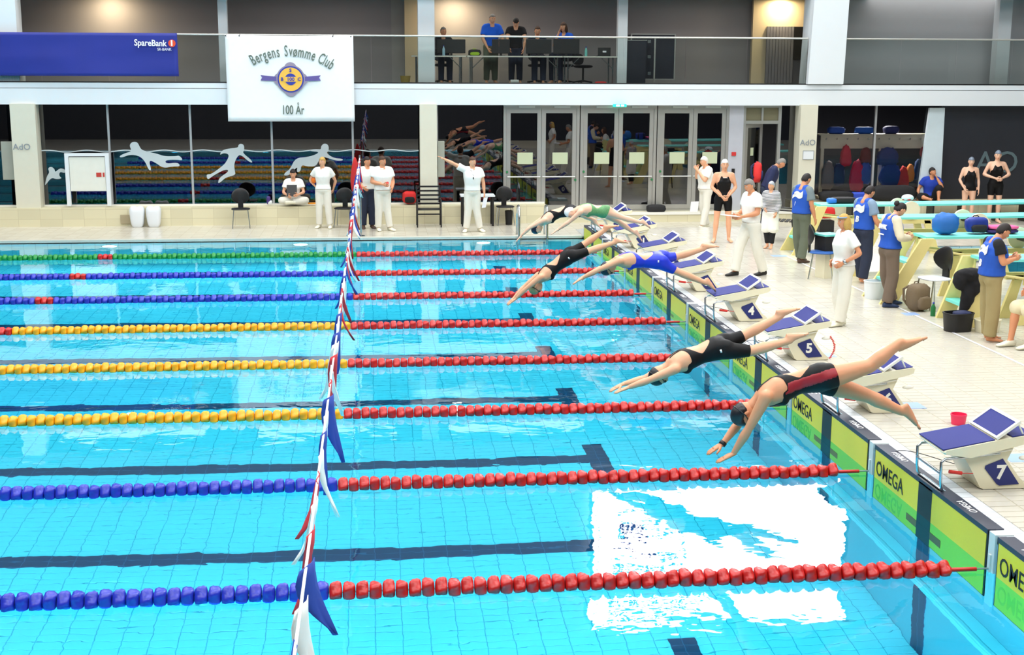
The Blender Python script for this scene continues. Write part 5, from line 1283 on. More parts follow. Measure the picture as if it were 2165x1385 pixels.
# arena marks on columns and wall
mk = mat('mark_grey', (130, 140, 150), .6, var=0)
q = P(46, 311, 22.65); lettering('wall_mark', 'AdO', .20, (q.x, 22.645, q.z), (1, 0, 0), (0, 0, 1), mk, None)
tag(bpy.data.objects['wall_mark'], 'grey arena lettering on the left column', 'lettering')
q = P(1708, 302, 22.61); o = lettering('wall_mark', 'AdO', .20, (q.x, 22.61, q.z), (1, 0, 0), (0, 0, 1), mk, None); tag(o, 'grey arena lettering on the column right of the side door', 'lettering')
q = P(1709, 328, 22.6); r = empty('pictogram_plate', (q.x, 22.61, q.z), label='white outlined sign plate below the arena lettering on the right column', cat='sign')
MB().box((-.14, -.008, -.11), (.14, .0, .11)).build('plate', white_paint, r)
b = MB()
for (a, c, d, e) in ((-.14, -.11, .14, -.10), (-.14, .10, .14, .11), (-.14, -.11, -.13, .11), (.13, -.11, .14, .11)): b.box((a, -.012, c), (d, -.008, e))
b.build('outline', mk, r)
gm = mat('charcoal_mark', (92, 112, 118), .5, var=0)
q = P(2108, 345, YG+.1); o = lettering('arena_sign', 'AO', .78, (q.x, YG+.11, q.z), (1, 0, 0), (0, 0, 1), gm, None, sx=1.0, depth=.02); tag(o, 'large pale arena letters on the charcoal wall behind the two swimmers', 'lettering')
# grey sign boards beside the columns
for (u0, v0, u1, v1, lab) in ((2, 299, 33, 380, 'grey vertical board left of the left column'), (925, 298, 940, 374, 'grey vertical board right of the middle column')):
    a = P(u0, v0, 22.9); c = P(u1, v1, 22.9); tag(MB().box((a.x, 22.85, c.z), (c.x, 22.9, a.z), bev=.01).build('sign_board', mat('board_grey', (160, 164, 152), .6)), lab, 'board')
# white notice cabinet on the bench
a = P(136, 324, 22.75); c = P(236, 436, 22.75); r = empty('notice_cabinet', (a.x, 22.72, BT+.035), label='white framed cabinet with a small red sign standing on the bench at the left', cat='cabinet')
w = c.x-a.x; h = a.z-BT-.035
MB().box((0, 0, 0), (.09, .08, h)).build('post', white_paint, r); MB().box((w-.09, 0, 0), (w, .08, h)).build('post', white_paint, r); MB().box((.09, 0, h-.07), (w-.09, .08, h)).build('head_rail', white_paint, r)
MB().box((.10, .02, h*.28), (w-.10, .06, h-.09)).build('panel', mat('cabinet_panel', (224, 226, 216), .5), r)
MB().box((w-.31, .012, h*.55), (w-.19, .02, h*.63)).box((w-.16, .012, h*.55), (w-.12, .02, h*.63)).build('red_sign', mat('sign_red', (190, 60, 50), .5), r)
# window decals
dec = mat('frosted_decal', (188, 200, 204), .6, var=.02)
def decal(pts, lab, nm='window_decal', sc=2.77, y=YG-.012):
    for _ in range(2):      # round the outline off
        q = []
        for (a, b), (c, d) in zip(pts, pts[1:]+pts[:1]): q += [(a*.75+c*.25, b*.75+d*.25), (a*.25+c*.75, b*.25+d*.75)]
        pts = q
    ps = [P(x/sc, z/sc, y) for x, z in pts]; bm = bmesh.new()
    f = bm.faces.new([bm.verts.new((p.x, y, p.z)) for p in ps]); f.normal_update(); bmesh.ops.triangulate(bm, faces=[f], ngon_method='EAR_CLIP'); me = bpy.data.meshes.new(nm)
    bm.to_mesh(me); bm.free(); o = link(nm, me, None, dec); return tag(o, lab, 'decal', 'white swimmer decals on the windows')
decal([(697,915),(730,898),(760,890),(770,880),(757,850),(775,830),(805,832),(818,860),(830,878),(870,890),(920,900),(960,915),(1030,915),(1050,910),(1075,940),(1030,935),(965,938),(975,960),(1040,950),(1058,975),(1010,975),(955,985),(915,955),(870,935),(888,1000),(870,995),(850,945),(815,912),(760,905),(710,925)], 'frosted silhouette of a swimmer stretched on her front, second window')
decal([(1285,910),(1300,880),(1340,870),(1395,865),(1395,850),(1410,840),(1430,850),(1430,880),(1420,895),(1470,935),(1480,955),(1455,945),(1410,905),(1390,915),(1370,960),(1375,1000),(1380,1025),(1320,1040),(1295,1065),(1275,1075),(1285,1040),(1340,1005),(1330,990),(1290,1005),(1240,1035),(1215,1055),(1208,1020),(1235,1022),(1300,975),(1325,950),(1345,905),(1310,895)], 'frosted silhouette of a leaping swimmer with arms spread, third window')
decal([(1660,1030),(1670,1010),(1700,990),(1730,925),(1800,920),(1850,905),(1870,890),(1820,885),(1820,880),(1880,878),(1880,855),(1900,838),(1925,850),(1925,885),(1910,895),(1950,925),(2010,930),(2005,942),(1960,940),(1890,915),(1870,935),(1850,975),(1800,975),(1765,965),(1760,1005),(1735,1010),(1745,970),(1700,1025)], 'frosted silhouette of a diving child above the seated official, fourth window')
decal([(262,1085),(275,1030),(290,1010),(280,985),(300,975),(320,990),(322,1010),(350,985),(375,990),(385,1000),(380,1015),(350,1005),(345,1030),(365,1045),(330,1050),(300,1040),(270,1080)], 'frosted silhouette of a small swimmer left of the white cabinet')
b = MB(); xs = np.linspace(P(75, 320, YG).x, P(885, 320, YG).x, 260); zc = P(400, 319, YG).z
for i in range(len(xs)-1):
    z0 = zc+.022*math.sin(xs[i]*7)-.012*(xs[i]+8)*.0; z1 = zc+.022*math.sin(xs[i+1]*7)
    b.add([(xs[i], YG-.013, z0-.012), (xs[i+1], YG-.013, z1-.012), (xs[i+1], YG-.013, z1+.012), (xs[i], YG-.013, z0+.012)], [(0, 1, 2, 3)])
tag(b.build('wave_decal', dec, fix=False), 'thin frosted wavy line running across the left windows', 'decal')
# ------------------------------------------------------------------ balcony table and gear
tt = mat('table_white', (216, 214, 204), .5); 
TZ = 4.055-FB
tabs = [(870, 984, 'left'), (986, 1186, 'middle'), (1188, 1302, 'right')]
for (u0, u1, w_) in tabs:
    a = P(u0, 118, YT).x; b_ = P(u1, 118, YT).x
    r = empty('folding_table', (a, YT-.25, FB), label='folding table on the balcony, %s one of three in a row' % w_, cat='table', group='folding tables on the balcony')
    L_ = b_-a; MB().box((0, -.05, TZ-.03), (L_, .65, TZ)).build('tabletop', tt, r)
    for x in (.12, L_-.12):
        for y in (0, .6): MB().tube([(x, y, 0), (x, y, TZ-.03)], .018, 8).build('leg', steel, r)
    MB().tube([(.12, 0, TZ*.55), (.4, 0, TZ-.04)], .01, 6).build('brace', steel, r); MB().tube([(L_-.12, 0, TZ*.55), (L_-.4, 0, TZ-.04)], .01, 6).build('brace', steel, r)
def monitor(u0, u1, v0, Y, lab):
    a = P(u0, 100, Y); c = P(u1, 100, Y); t = P(u0, v0, Y).z; w = c.x-a.x; r = empty('monitor', ((a.x+c.x)/2, Y, FB+TZ), label=lab, cat='monitor', group='monitors on the balcony table')
    h = t-FB-TZ; MB().box((-w/2, -.01, .06), (w/2, .03, h), bev=.008).build('screen_housing', black_pl, r); MB().box((-.03, .0, 0), (.03, .03, .1)).build('stand', black_pl, r); MB().box((-.11, -.06, 0), (.11, .1, .012)).build('foot', black_pl, r)
monitor(924, 984, 83, 24.4, 'black monitor at the left, in front of the bald seated man'); monitor(1040, 1078, 83, 24.4, 'black monitor between the blue polo man and the bending man')
monitor(1112, 1166, 83, 24.4, 'wide black monitor in front of the man with receding hair'); monitor(1170, 1225, 82, 24.4, 'black monitor in front of the long-haired woman')
def bottle(u, v, Y, h, m, lab, z=None, rad=.035):
    p = P(u, v, Y); z = FB+TZ if z is None else z; r = empty('bottle', (p.x, Y, z), label=lab, cat='bottle')
    b = MB(); b.tube([(0, 0, 0), (0, 0, h*.62), (0, 0, h*.8), (0, 0, h*.9)], [rad, rad, rad*.5, rad*.35], 12); b.build('body', m, r, smooth=50)
    MB().tube([(0, 0, h*.9), (0, 0, h)], rad*.42, 10).build('cap', eblue, r)
watr = mat('clear_blue_plastic', (150, 190, 210), .15, var=0); teal_b = mat('teal_bottle', (110, 190, 180), .3)
bottle(900, 110, 24.25, .22, watr, 'small water bottle at the left end of the balcony table'); bottle(938, 110, 24.22, .25, watr, 'water bottle before the leftmost monitor'); bottle(1239, 110, 24.3, .24, teal_b, 'teal bottle at the right of the balcony table')
p = P(1278, 105, 24.3); r = empty('laptop', (p.x, 24.35, FB+TZ), label='open laptop with a white sticker at the right end of the balcony table', cat='laptop')
MB().box((-.16, 0, 0), (.16, .22, .02)).build('base', black_pl, r); MB().box((-.16, -.03, .01), (.16, -.01, .22)).build('lid', black_pl, r); MB().box((-.04, -.034, .10), (.05, -.031, .14)).build('sticker', paper, r)
bagm = mat('dark_bag', (32, 32, 34), .8)
p = P(1004, 100, 24.3); backpack('shoulder_bag', (p.x, 24.4, FB+TZ), (.32, .2, .16), bagm, 'dark bag with a lime patch on the balcony table', m2=mat('lime', (150, 190, 40), .7))
for u, lab, rz in ((938, 'office chair of the bald man at the left of the balcony', .3), (1138, 'office chair behind the middle balcony table', 0), (1198, 'office chair under the long-haired woman', -.4)):
    x = P(u, 100, 24.8).x; r = empty('office_chair', (x, 25.1, FB), rz, lab, 'chair', 'chairs at the balcony table')
    b = MB(); sack(b, (0, 0, .46), (.23, .22, .04), amp=.0, box=.7); b.build('seat', blk_tee, r, smooth=True); b = MB(); sack(b, (0, .23, .78), (.21, .03, .22), amp=0, box=.7); b.build('backrest', blk_tee, r, smooth=True)
    MB().tube([(0, 0, .05), (0, 0, .44)], .025, 10).build('column', steel, r)
    b = MB(); [b.tube([(0, 0, .08), (.27*math.cos(2*PI*i/5), .27*math.sin(2*PI*i/5), .04)], .018, 6) for i in range(5)]; b.build('base', black_pl, r)
x = P(1238, 150, 24.6).x; r = empty('office_chair', (x, 25.0, FB), .6, 'empty dark swivel chair under the right end of the balcony table', 'chair', 'chairs at the balcony table')
b = MB(); sack(b, (0, 0, .44), (.23, .22, .04), amp=.0, box=.7); b.build('seat', blk_tee, r, smooth=True); b = MB(); sack(b, (0, .2, .62), (.2, .03, .14), amp=0, box=.7); b.build('backrest', blk_tee, r, smooth=True)
b = MB(); b.tube([(0, 0, .05), (0, 0, .44)], .025, 10); [b.tube([(0, 0, .08), (.27*math.cos(2*PI*i/5), .27*math.sin(2*PI*i/5), .04)], .018, 6) for i in range(5)]; b.build('base', black_pl, r)
# waste basket and things on the balcony floor
p = P(857, 170, 23.6); r = empty('waste_basket', (p.x, 23.6, FB), label='yellowish waste basket on the balcony floor left of the tables', cat='basket')
b = MB(); b.loft([[(ra*math.cos(2*PI*j/16), ra*math.sin(2*PI*j/16), z) for j in range(16)] for ra, z in ((.10, 0), (.13, .2), (.122, .2), (.095, .02))]); b.build('body', mat('ochre_basket', (150, 128, 60), .6), r, smooth=50)
p = P(1270, 174, 23.4); b = MB(); sack(b, (p.x, 23.4, FB+.04), (.14, .1, .04), amp=.1); tag(b.build('red_pouch', red_fab, smooth=True), 'flat red pouch on the balcony floor', 'pouch')
p = P(1088, 172, 23.4); b = MB(); b.tube([(p.x-.1, 23.4, FB+.06), (p.x+.1, 23.4, FB+.06)], .055, 12); tag(b.build('drum', mat('white_roll', (180, 184, 180), .6), smooth=50), 'pale roll lying on the balcony floor', 'roll')
# flight cases
def fcase(u0, v0, u1, v1, Y, lab, frame_=True):
    a = P(u0, v0, Y); c = P(u1, v1, Y); w = c.x-a.x; h = a.z-c.z; r = empty('flight_case', (a.x, Y, c.z), label=lab, cat='case', group='flight cases on the balcony')
    MB().box((.02, .0, .02), (w-.02, .5, h-.02)).build('body', mat('case_navy', (24, 26, 42), .5), r)
    t = .028
    if frame_:
        for (x0, x1, z0, z1) in ((0, t, 0, h), (w-t, w, 0, h), (t, w-t, 0, t), (t, w-t, h-t, h)): MB().box((x0, -.02, z0), (x1, .03, z1)).build('edge_profile', alu, r)
    else: MB().box((0, -.02, h-.02), (w, .03, h)).build('edge_profile', alu, r)
    return r
fcase(1334, 71, 1426, 169, 24.66, 'upright flight case with bright metal edges on the balcony')
c2 = fcase(1317, 84, 1366, 178, 24.12, 'plain dark blue panel case in front of the metal-edged case', False)
for v in (88, 120, 155):
    p = P(1368, v, 24.5); MB().box((p.x-.02-c2.location.x, .2, p.z-c2.location.z-.04), (p.x+.06-c2.location.x, .26, p.z-c2.location.z+.04)).build('latch', steel, c2)
a = P(1382, 100, 24.5).x; MB().box((a-c2.location.x-.02, .22, .05), (a-c2.location.x+.02, .26, 1.15)).build('centre_bar', alu, c2)
# ------------------------------------------------------------------ far poolside furniture
def tube_chair(pos, rz, lab, seatm, backm, sh=.45, group=None, bh=.82, nm='chair'):
    r = empty(nm, pos, rz, lab, 'chair', group)
    b = MB(); sack(b, (0, 0, sh), (.22, .21, .022), amp=0, box=.65, nu=20, nv=8); b.build('seat', seatm, r, smooth=True)
    b = MB()
    def fn(d, q):
        return Vector((q.x, q.y+.09*(abs(d.x)**2)*-1, q.z))
    b.ellipsoid((0, .22, (sh+.12+bh)/2+.04), (.21, .03, (bh-sh)/2), 18, 12, 0, None, fn); b.build('backrest', backm, r, smooth=True)
    MB().box((-.06, .19, sh-.01), (.06, .23, sh+.2)).build('neck', backm, r)
    for sx in (-1, 1):
        for sy in (-1, 1): MB().tube([(sx*.16, sy*.14, sh-.01), (sx*.2, sy*.2, .01)], .011, 6).build('leg', steel, r)
    return r
for (u, Y, lab) in ((510, 22.05, 'black shell chair with thin steel legs left of the seated official'), (727, 22.05, 'black shell chair right of the blond woman official'), (1068, 22.2, 'black shell chair beside the bin at the doors')):
    p = P(u, 470, Y); tube_chair((p.x, Y, FARD), random.uniform(-.2, .2), lab, black_pl, black_pl, group='black shell chairs at the far poolside')
# white bucket seats on the bench front
for u, lab in ((289, 'left of two white plastic bucket seats at the bench'), (324, 'right of two white plastic bucket seats at the bench')):
    p = P(u, 440, 22.4); r = empty('shell_stool', (p.x, 22.42, .16), label=lab, cat='seat', group='white bucket seats at the bench')
    b = MB()
    def fnb(d, q):
        e = .55; x, y, z = [math.copysign(abs(t)**e, t) for t in d]
        z -= (.12*(1-min(1, abs(x)*1.6)) if d.z > .2 else 0); x *= .86+.14*z
        return Vector((x*.19, y*.13, z*.27))
    b.ellipsoid((0, 0, .13), (1, 1, 1), 24, 16, 0, None, fnb); b.build('shell', white_paint, r, smooth=True)
    MB().box((-.02, .0, -.16), (.02, .06, .02)).build('bracket', steel, r)
p = P(266, 465, 22.58); tag(MB().box((p.x-.12, 22.57, FARD+.06), (p.x+.12, 22.597, FARD+.27)).build('bench_grille', mat('grille_tan', (168, 156, 126), .6)), 'small tan ventilation grille in the bench front by the bucket seats', 'grille')
# black slatted armchair
def slat_chair(pos, rz, lab, tilt=0., m=black_pl, w=.56, group=None):
    r = empty('slatted_armchair', pos, rz, lab, 'chair', group)
    for sx in (-1, 1):
        MB().tube([(sx*w/2, -.24, 0), (sx*w/2, -.24, .62), (sx*w/2, -.2, .65), (sx*w/2, .18, .64)], .016, 8).build('front_leg', m, r, smooth=50)
        MB().tube([(sx*w/2, .26, 0), (sx*w/2, .2, .42), (sx*w/2, .30, .95)], .016, 8).build('rear_leg', m, r, smooth=50)
    for i in range(5): MB().box((-w/2, -.24+i*.095, .405), (w/2, -.17+i*.095, .42)).build('seat_slat', m, r)
    for i in range(5): MB().box((-w/2, .215+i*.02, .50+i*.10), (w/2, .23+i*.02, .54+i*.10)).build('back_slat', m, r)
    MB().box((-w/2, -.25, .30), (w/2, -.23, .33)).build('front_rail', m, r)
    return r
p = P(907, 478, 22.1); slat_chair((p.x, 22.1, FARD), 0, 'black slatted garden armchair before the middle column', group='black slatted armchairs')
# table behind the shouting official
p0 = P(975, 470, 22.25).x; p1 = P(1043, 470, 22.25).x; r = empty('side_table', (p0, 22.0, FARD), label='small white-topped table with black legs behind the shouting official', cat='table'); w = p1-p0
MB().box((-.02, 0, .70), (w+.02, .5, .735)).build('tabletop', white_paint, r)
for x in (.03, w-.03):
    for y in (.03, .47): MB().box((x-.022, y-.022, 0), (x+.022, y+.022, .70)).build('leg', black_pl, r)
p = P(1076, 466, 22.3); r = empty('litter_bin', (p.x, 22.3, FARD), label='narrow black litter bin at the left end of the doors', cat='bin')
b = MB(); b.loft([[(ra*math.cos(2*PI*j/16), ra*math.sin(2*PI*j/16), z) for j in range(16)] for ra, z in ((.08, 0), (.10, .34), (.092, .34), (.075, .02))]); b.build('body', black_pl, r, smooth=50)
p = P(1340, 452, 22.75); b = MB(); sack(b, (p.x+.55, 22.72, ZD+.09), (.24, .14, .1), seed=4); tag(b.build('duffel_bag', bagm, smooth=True), 'dark duffel bag lying before the right pair of glass doors', 'bag')
p = P(866, 425, 22.9); backpack('backpack', (p.x, 22.84, BT+.03), (.34, .2, .30), red_fab, 'red backpack on the bench left of the middle column', m2=blk_tee)
p = P(752, 372, 22.4); b = MB()
def fnj(d, q): return Vector((q.x*(1+.35*d.z*-1), q.y, q.z))
b.ellipsoid((P(751, 372, 20.4).x, 20.45, P(751, 372, 20.45).z), (.10, .06, .42), 14, 12, 0, None, fnj); tag(b.build('red_jacket', red_fab, smooth=True), 'red jacket hanging at the far end of the pennant line', 'jacket')
# small items on the left bench
for (u, v, sz, m, lab) in ((568, 430, (.05, .04, .10), mat('purple_bottle', (60, 40, 110), .5), 'purple bottle on the bench by the fourth mullion'), (663, 433, (.14, .05, .02), mat('orange_folder', (240, 150, 30), .6), 'orange folder on the bench edge'), (570, 415, (.06, .04, .05), white_paint, 'white cup on the bench behind the purple bottle')):
    p = P(u, v, 22.78); b = MB(); sack(b, (p.x, 22.78, BT+.035+sz[2]), sz, amp=.03); tag(b.build('bench_item', m, smooth=True), lab, 'item')
# ------------------------------------------------------------------ cloakroom behind the right windows
lk = mat('cloakroom_board', (214, 208, 180), .6); bz = BT+.02
u0, u1 = 1735, 1975; a = P(u0, 310, 23.5); c = P(u1, 310, 23.5)
r = empty('coat_rack', (a.x, 23.5, bz), label='cream cloakroom hook rack behind the right windows', cat='rack')
zt = P(1850, 286, 23.5).z-bz; zb = P(1850, 314, 23.5).z-bz; w = c.x-a.x
MB().box((0, 0, zb), (w, .05, zt)).build('hook_board', lk, r); MB().box((-.05, -.02, zt), (w, .35, zt+.03)).build('shelf', lk, r)
for x in (.02, w*.52, w-.06): MB().box((x, .01, 0), (x+.08, .07, zb)).build('post', lk, r)
MB().box((0, 0, .0), (w, .45, .06)).build('bench_seat', lk, r)
for i in range(11):
    x = .12+i*(w-.24)/10; MB().tube([(x, -.0, zt-.09), (x, -.07, zt-.10), (x, -.08, zt-.06)], .01, 6).build('hook', steel, r)
def garment(u0, v0, u1, v1, m, lab, seed=0., Y=23.34, top=.35):
    a = P(u0, v0, Y); c = P(u1, v1, Y); w = (c.x-a.x)/2; h = (a.z-c.z)/2; b = MB()
    def fn(d, q):
        k = 1+.18*mnoise.noise(Vector((d.x*3+seed, d.y*3, d.z*4+seed))); t = (d.z+1)/2
        s_ = (1-(1-top)*t**1.5); e = .6; return Vector((math.copysign(abs(d.x)**e, d.x)*w*s_, math.copysign(abs(d.y)**e, d.y)*.09, math.copysign(abs(d.z)**.8, d.z)*h))*k
    b.ellipsoid(((a.x+c.x)/2, Y, (a.z+c.z)/2), (1, 1, 1), 20, 14, 0, None, fn)
    tag(b.build('hanging_garment', m, smooth=True), lab, 'clothing', 'clothes in the cloakroom')
gar = [(1776, 306, 1800, 352, (206, 30, 62), 'crimson jacket on a cloakroom hook, left window', .4), (1796, 338, 1826, 404, (200, 26, 70), 'long pink-red bag hanging in the left window', .5), (1812, 342, 1846, 388, (62, 84, 170), 'blue and violet towel hanging in the left window', .5), (1736, 340, 1764, 400, (120, 108, 104), 'grey-brown coat at the left of the cloakroom', .5),
    (1760, 345, 1786, 392, (34, 42, 84), 'dark blue coat beside the grey-brown one', .6), (1854, 312, 1900, 350, (26, 50, 116), 'dark blue jacket high in the second window', .7), (1858, 345, 1906, 392, (28, 56, 132), 'blue rucksack hanging in the second window', .6), (1896, 352, 1922, 410, (200, 36, 26), 'bright red jacket in the second window', .4),
    (1916, 348, 1932, 384, (222, 130, 40), 'orange shirt beside the bright red jacket', .6), (1932, 336, 1956, 380, (30, 62, 110), 'teal-blue coat at the right of the cloakroom', .6), (1818, 312, 1842, 345, (110, 24, 30), 'dark red shirt near the window mullion', .6), (1946, 310, 1958, 332, (170, 30, 44), 'small red pouch at the last hook', .6)]
for i, (a, b_, c, d, col, lab, tp) in enumerate(gar): garment(a, b_, c, d, mat('garment_%d' % i, col, .8, var=.15, vscale=6, bump=.4, bscale=16), lab, i*1.7, top=tp)
for (u, v, w_, h_, col, lab) in ((1768, 283, .22, .09, (30, 80, 170), 'blue bag on the cloakroom shelf, left one'), (1828, 282, .26, .09, (24, 96, 190), 'bright blue bag on the cloakroom shelf'), (1884, 284, .2, .1, (24, 34, 90), 'dark blue bag on the cloakroom shelf behind the mullion')):
    p = P(u, v, 23.6); b = MB(); sack(b, (p.x, 23.62, bz+zt+.03+h_), (w_, .14, h_), seed=u); tag(b.build('shelf_bag', mat('bag%d' % u, col, .7), smooth=True), lab, 'bag', 'bags on the cloakroom shelf')
p = P(1824, 412, 22.9); tag(MB().box((p.x-.30, 22.8, BT+.02), (p.x+.32, 22.98, BT+.24), bev=.04).build('blue_mat', mat('blue_foam', (44, 76, 190), .6)), 'rolled blue foam mat on the bench under the cloakroom windows', 'mat')
for (u, w_, h_, m, lab) in ((1765, .45, .13, bagm, 'black holdall on the bench at the left of the cloakroom window'), (1885, .6, .2, bagm, 'large black bag on the bench left of the lounging man')):
    p = P(u, 415, 22.9); b = MB(); sack(b, (p.x, 22.83, BT+.02+h_), (w_, .14, h_), seed=u*.1); tag(b.build('holdall', m, smooth=True), lab, 'bag')
# white slanted folding panel between window and charcoal wall
a0 = P(1940, 415, 22.95); a1 = P(1988, 415, 22.95); b0 = P(1966, 228, 22.95); b1 = P(1998, 228, 22.95)
mb = MB(); mb.add([a0, a1, b1, b0]+[q+Vector((0, .08, 0)) for q in (a0, a1, b1, b0)], [(0, 1, 2, 3), (7, 6, 5, 4), (0, 4, 5, 1), (1, 5, 6, 2), (2, 6, 7, 3), (3, 7, 4, 0)])
tag(mb.build('trim_slanting_post', mat('post_blue_white', (206, 222, 230), .5)), kind='structure')
# ------------------------------------------------------------------ springboards
aqua = mat('springboard_aqua', (122, 226, 214), .5, var=.04); cream_y = mat('frame_cream_yellow', (228, 212, 140), .45, var=.05)
def springboard(yc, x0, z, lab, step_x=2.95):
    r = empty('springboard', (x0, yc, DECK), label=lab, cat='springboard', group='springboards by the diving pool'); h = z-DECK
    b = MB(); L_ = 4.8; n = 12; rings = []
    for i in range(n+1):
        x = L_*i/n; zz = h+.04*(i/n)**2; rings.append([(x, -.25, zz-.035), (x, .25, zz-.035), (x, .25, zz), (x, .22, zz+.008), (x, -.22, zz+.008), (x, -.25, zz)])
    b.loft(rings); b.build('board', aqua, r)
    fx = 1.75
    for s in (-1, 1):
        MB().disc((fx, s*.30, h-.10), (0, s, 0), .17, .05, 28).build('fulcrum_wheel', cream_pl, r)
        MB().box((.55, s*.27-.03, h-.36), (2.3, s*.27+.03, h-.26)).build('side_rail', cream_y, r)
        for xx, sl in ((.75, -.18), (2.1, .2)):
            MB().add([(xx-.06, s*.27-.03, h-.3), (xx+.06, s*.27-.03, h-.3), (xx+.09+sl, s*.27-.03, 0), (xx-.09+sl, s*.27-.03, 0), (xx-.06, s*.27+.03, h-.3), (xx+.06, s*.27+.03, h-.3), (xx+.09+sl, s*.27+.03, 0), (xx-.09+sl, s*.27+.03, 0)],
                     [(0, 1, 2, 3), (7, 6, 5, 4), (0, 4, 5, 1), (1, 5, 6, 2), (2, 6, 7, 3), (3, 7, 4, 0)]).build('frame_leg', cream_y, r)
        MB().tube([(.05, s*.2, h-.04), (.05, s*.2, h-.2), (.8, s*.27, h-.3)], .02, 8).build('anchor_arm', cream_y, r)
    MB().tube([(fx, -.3, h-.09), (fx, .3, h-.09)], .045, 14).build('fulcrum_roller', black_pl, r)
    # rear ladder with aqua treads
    bx_ = step_x-x0
    for s in (-1, 1):
        MB().add([(bx_-.02, s*.36-.025, 0), (bx_+.24, s*.36-.025, 0), (.10, s*.30-.025, h-.02), (-.10, s*.30-.025, h-.02), (bx_-.02, s*.36+.025, 0), (bx_+.24, s*.36+.025, 0), (.10, s*.30+.025, h-.02), (-.10, s*.30+.025, h-.02)],
                 [(0, 1, 2, 3), (7, 6, 5, 4), (0, 4, 5, 1), (1, 5, 6, 2), (2, 6, 7, 3), (3, 7, 4, 0)]).build('ladder_side', cream_y, r)
    for k in (.3, .62):
        xx = bx_+.1+(0-bx_-.1)*k; MB().box((xx-.1, -.34, h*k-.02), (xx+.1, .34, h*k+.02)).build('ladder_step', aqua, r)
    return r
springboard(15.3, 3.75, 1.24, 'farthest springboard with aqua deck and a cream wheel', 3.2)
springboard(12.75, 3.9, 1.29, 'second farthest springboard, behind the timekeeper in jeans', 3.3)
springboard(10.1, 3.6, 1.30, 'springboard carrying blue bags, a backpack and a pink towel', 2.9)
springboard(8.25, 3.68, 1.22, 'nearest springboard, a black jacket draped over its ladder', 3.30)
def onb(u, v, Y): return P(u, v, Y)
p = P(1996, 482, 10.1); b = MB(); sack(b, (p.x, 10.05, 1.32+.16), (.20, .15, .16), seed=1.3, amp=.2, box=.8); tag(b.build('sports_bag', mat('azure_nylon', (34, 106, 186), .6, var=.1, vscale=8), smooth=True), 'bright blue crumpled sports bag on the third springboard', 'bag')
p = P(2064, 483, 10.1); backpack('backpack', (p.x, 10.1, 1.33), (.34, .22, .24), mat('royal_nylon', (22, 48, 140), .6), 'dark blue backpack lying on the springboard beside the pink towel', m2=bagm)
p = P(2115, 483, 10.1); b = MB(); sack(b, (p.x, 10.1, 1.335+.02), (.26, .15, .028), seed=8, amp=.08, box=.5); tag(b.build('folded_clothes', mat('purple_cloth', (50, 34, 96), .8), smooth=True), 'dark purple folded clothes under the pink towel', 'clothing'); b = MB(); sack(b, (p.x+.02, 10.1, 1.335+.075), (.24, .14, .03), seed=3, amp=.08, box=.5); tag(b.build('towel', mat('pink_towel', (236, 96, 150), .9), smooth=True), 'pink towel folded on the springboard', 'towel')
p = P(1782, 424, 15.3); b = MB(); sack(b, (p.x, 15.3, 1.25+.06), (.26, .12, .06), seed=5); tag(b.build('small_bag', bagm, smooth=True), 'black bag with blue end on the farthest springboard', 'bag'); b = MB(); sack(b, (p.x-.24, 15.25, 1.25+.055), (.09, .09, .05), seed=6); tag(b.build('cap_pile', mat('azure2', (50, 120, 220), .6), smooth=True), 'blue and white cap beside the black bag on the farthest springboard', 'cap')
p = P(1912, 424, 15.5); r = empty('swim_float', (p.x, 15.35, 1.27), label='white swim float with a red band on the farthest springboard', cat='float')
b = MB(); b.ellipsoid((0, 0, .07), (.12, .1, .07), 16, 10); b.build('body', white_paint, r, smooth=True); b = MB(); b.tube([(-.11, -.02, .04), (0, -.1, .04), (.11, -.02, .04)], .014, 6); b.build('band', red_p, r)
# draped black jacket on the nearest ladder
b = MB()
def fnk(d, q): return q*(1+.25*mnoise.noise(Vector((d.x*2.5, d.y*2.5, d.z*3))))
a = P(2045, 575, 7.4); c = P(2030, 655, 7.3); 
for (u, v, rx, ry, rz_) in ((2052, 580, .19, .11, .09), (2030, 592, .10, .08, .14), (2062, 600, .12, .08, .16), (2046, 625, .10, .06, .20), (2036, 655, .06, .045, .18)):
    q = P(u, v, 7.9); b.ellipsoid(q, (rx, ry, rz_), 18, 12, 0, None, fnk)
me = remesh(b, .02, 3); o = link('draped_jacket', me, None, blk_tee, True); tag(o, 'black jacket draped over the nearest springboard ladder', 'jacket')
# deck chairs and clutter
q = G(1738, 533, .75); tube_chair((q.x, q.y, DECK), 1.2, 'chair with blue seat and black back left of the blond woman official', mat('blue_seat', (44, 96, 170), .6), black_pl, group='chairs on the start deck')
q = G(1975, 590, .74); tube_chair((q.x, q.y, DECK), -1.3, 'chair with white seat and black back behind the brown rucksack', mat('white_seat', (226, 232, 240), .5), black_pl, group='chairs on the start deck')
tube_chair((SITR[0]+.02, SITR[1], DECK), -1.5, 'chair under the person at the right edge of the picture', black_pl, black_pl, group='chairs on the start deck')
q = GD(1655, 508); slat_chair((q.x, q.y, q.z), -2.0, 'black slatted garden chair beside the girl in stripes', w=.5, group='black slatted armchairs')
q = G(1750, 500, 1.0); r = empty('crate_box', (q.x, q.y, DECK), .3, 'black crate with pale blue rim standing on the deck behind the blond woman', 'crate'); MB().box((-.15, -.15, .42), (.15, .15, .72)).build('box', bagm, r); MB().box((-.17, -.17, .72), (.17, .17, .75)).build('rim', aqua, r); MB().box((-.13, -.13, 0), (.13, .13, .42)).build('pedestal', cream_pl, r)
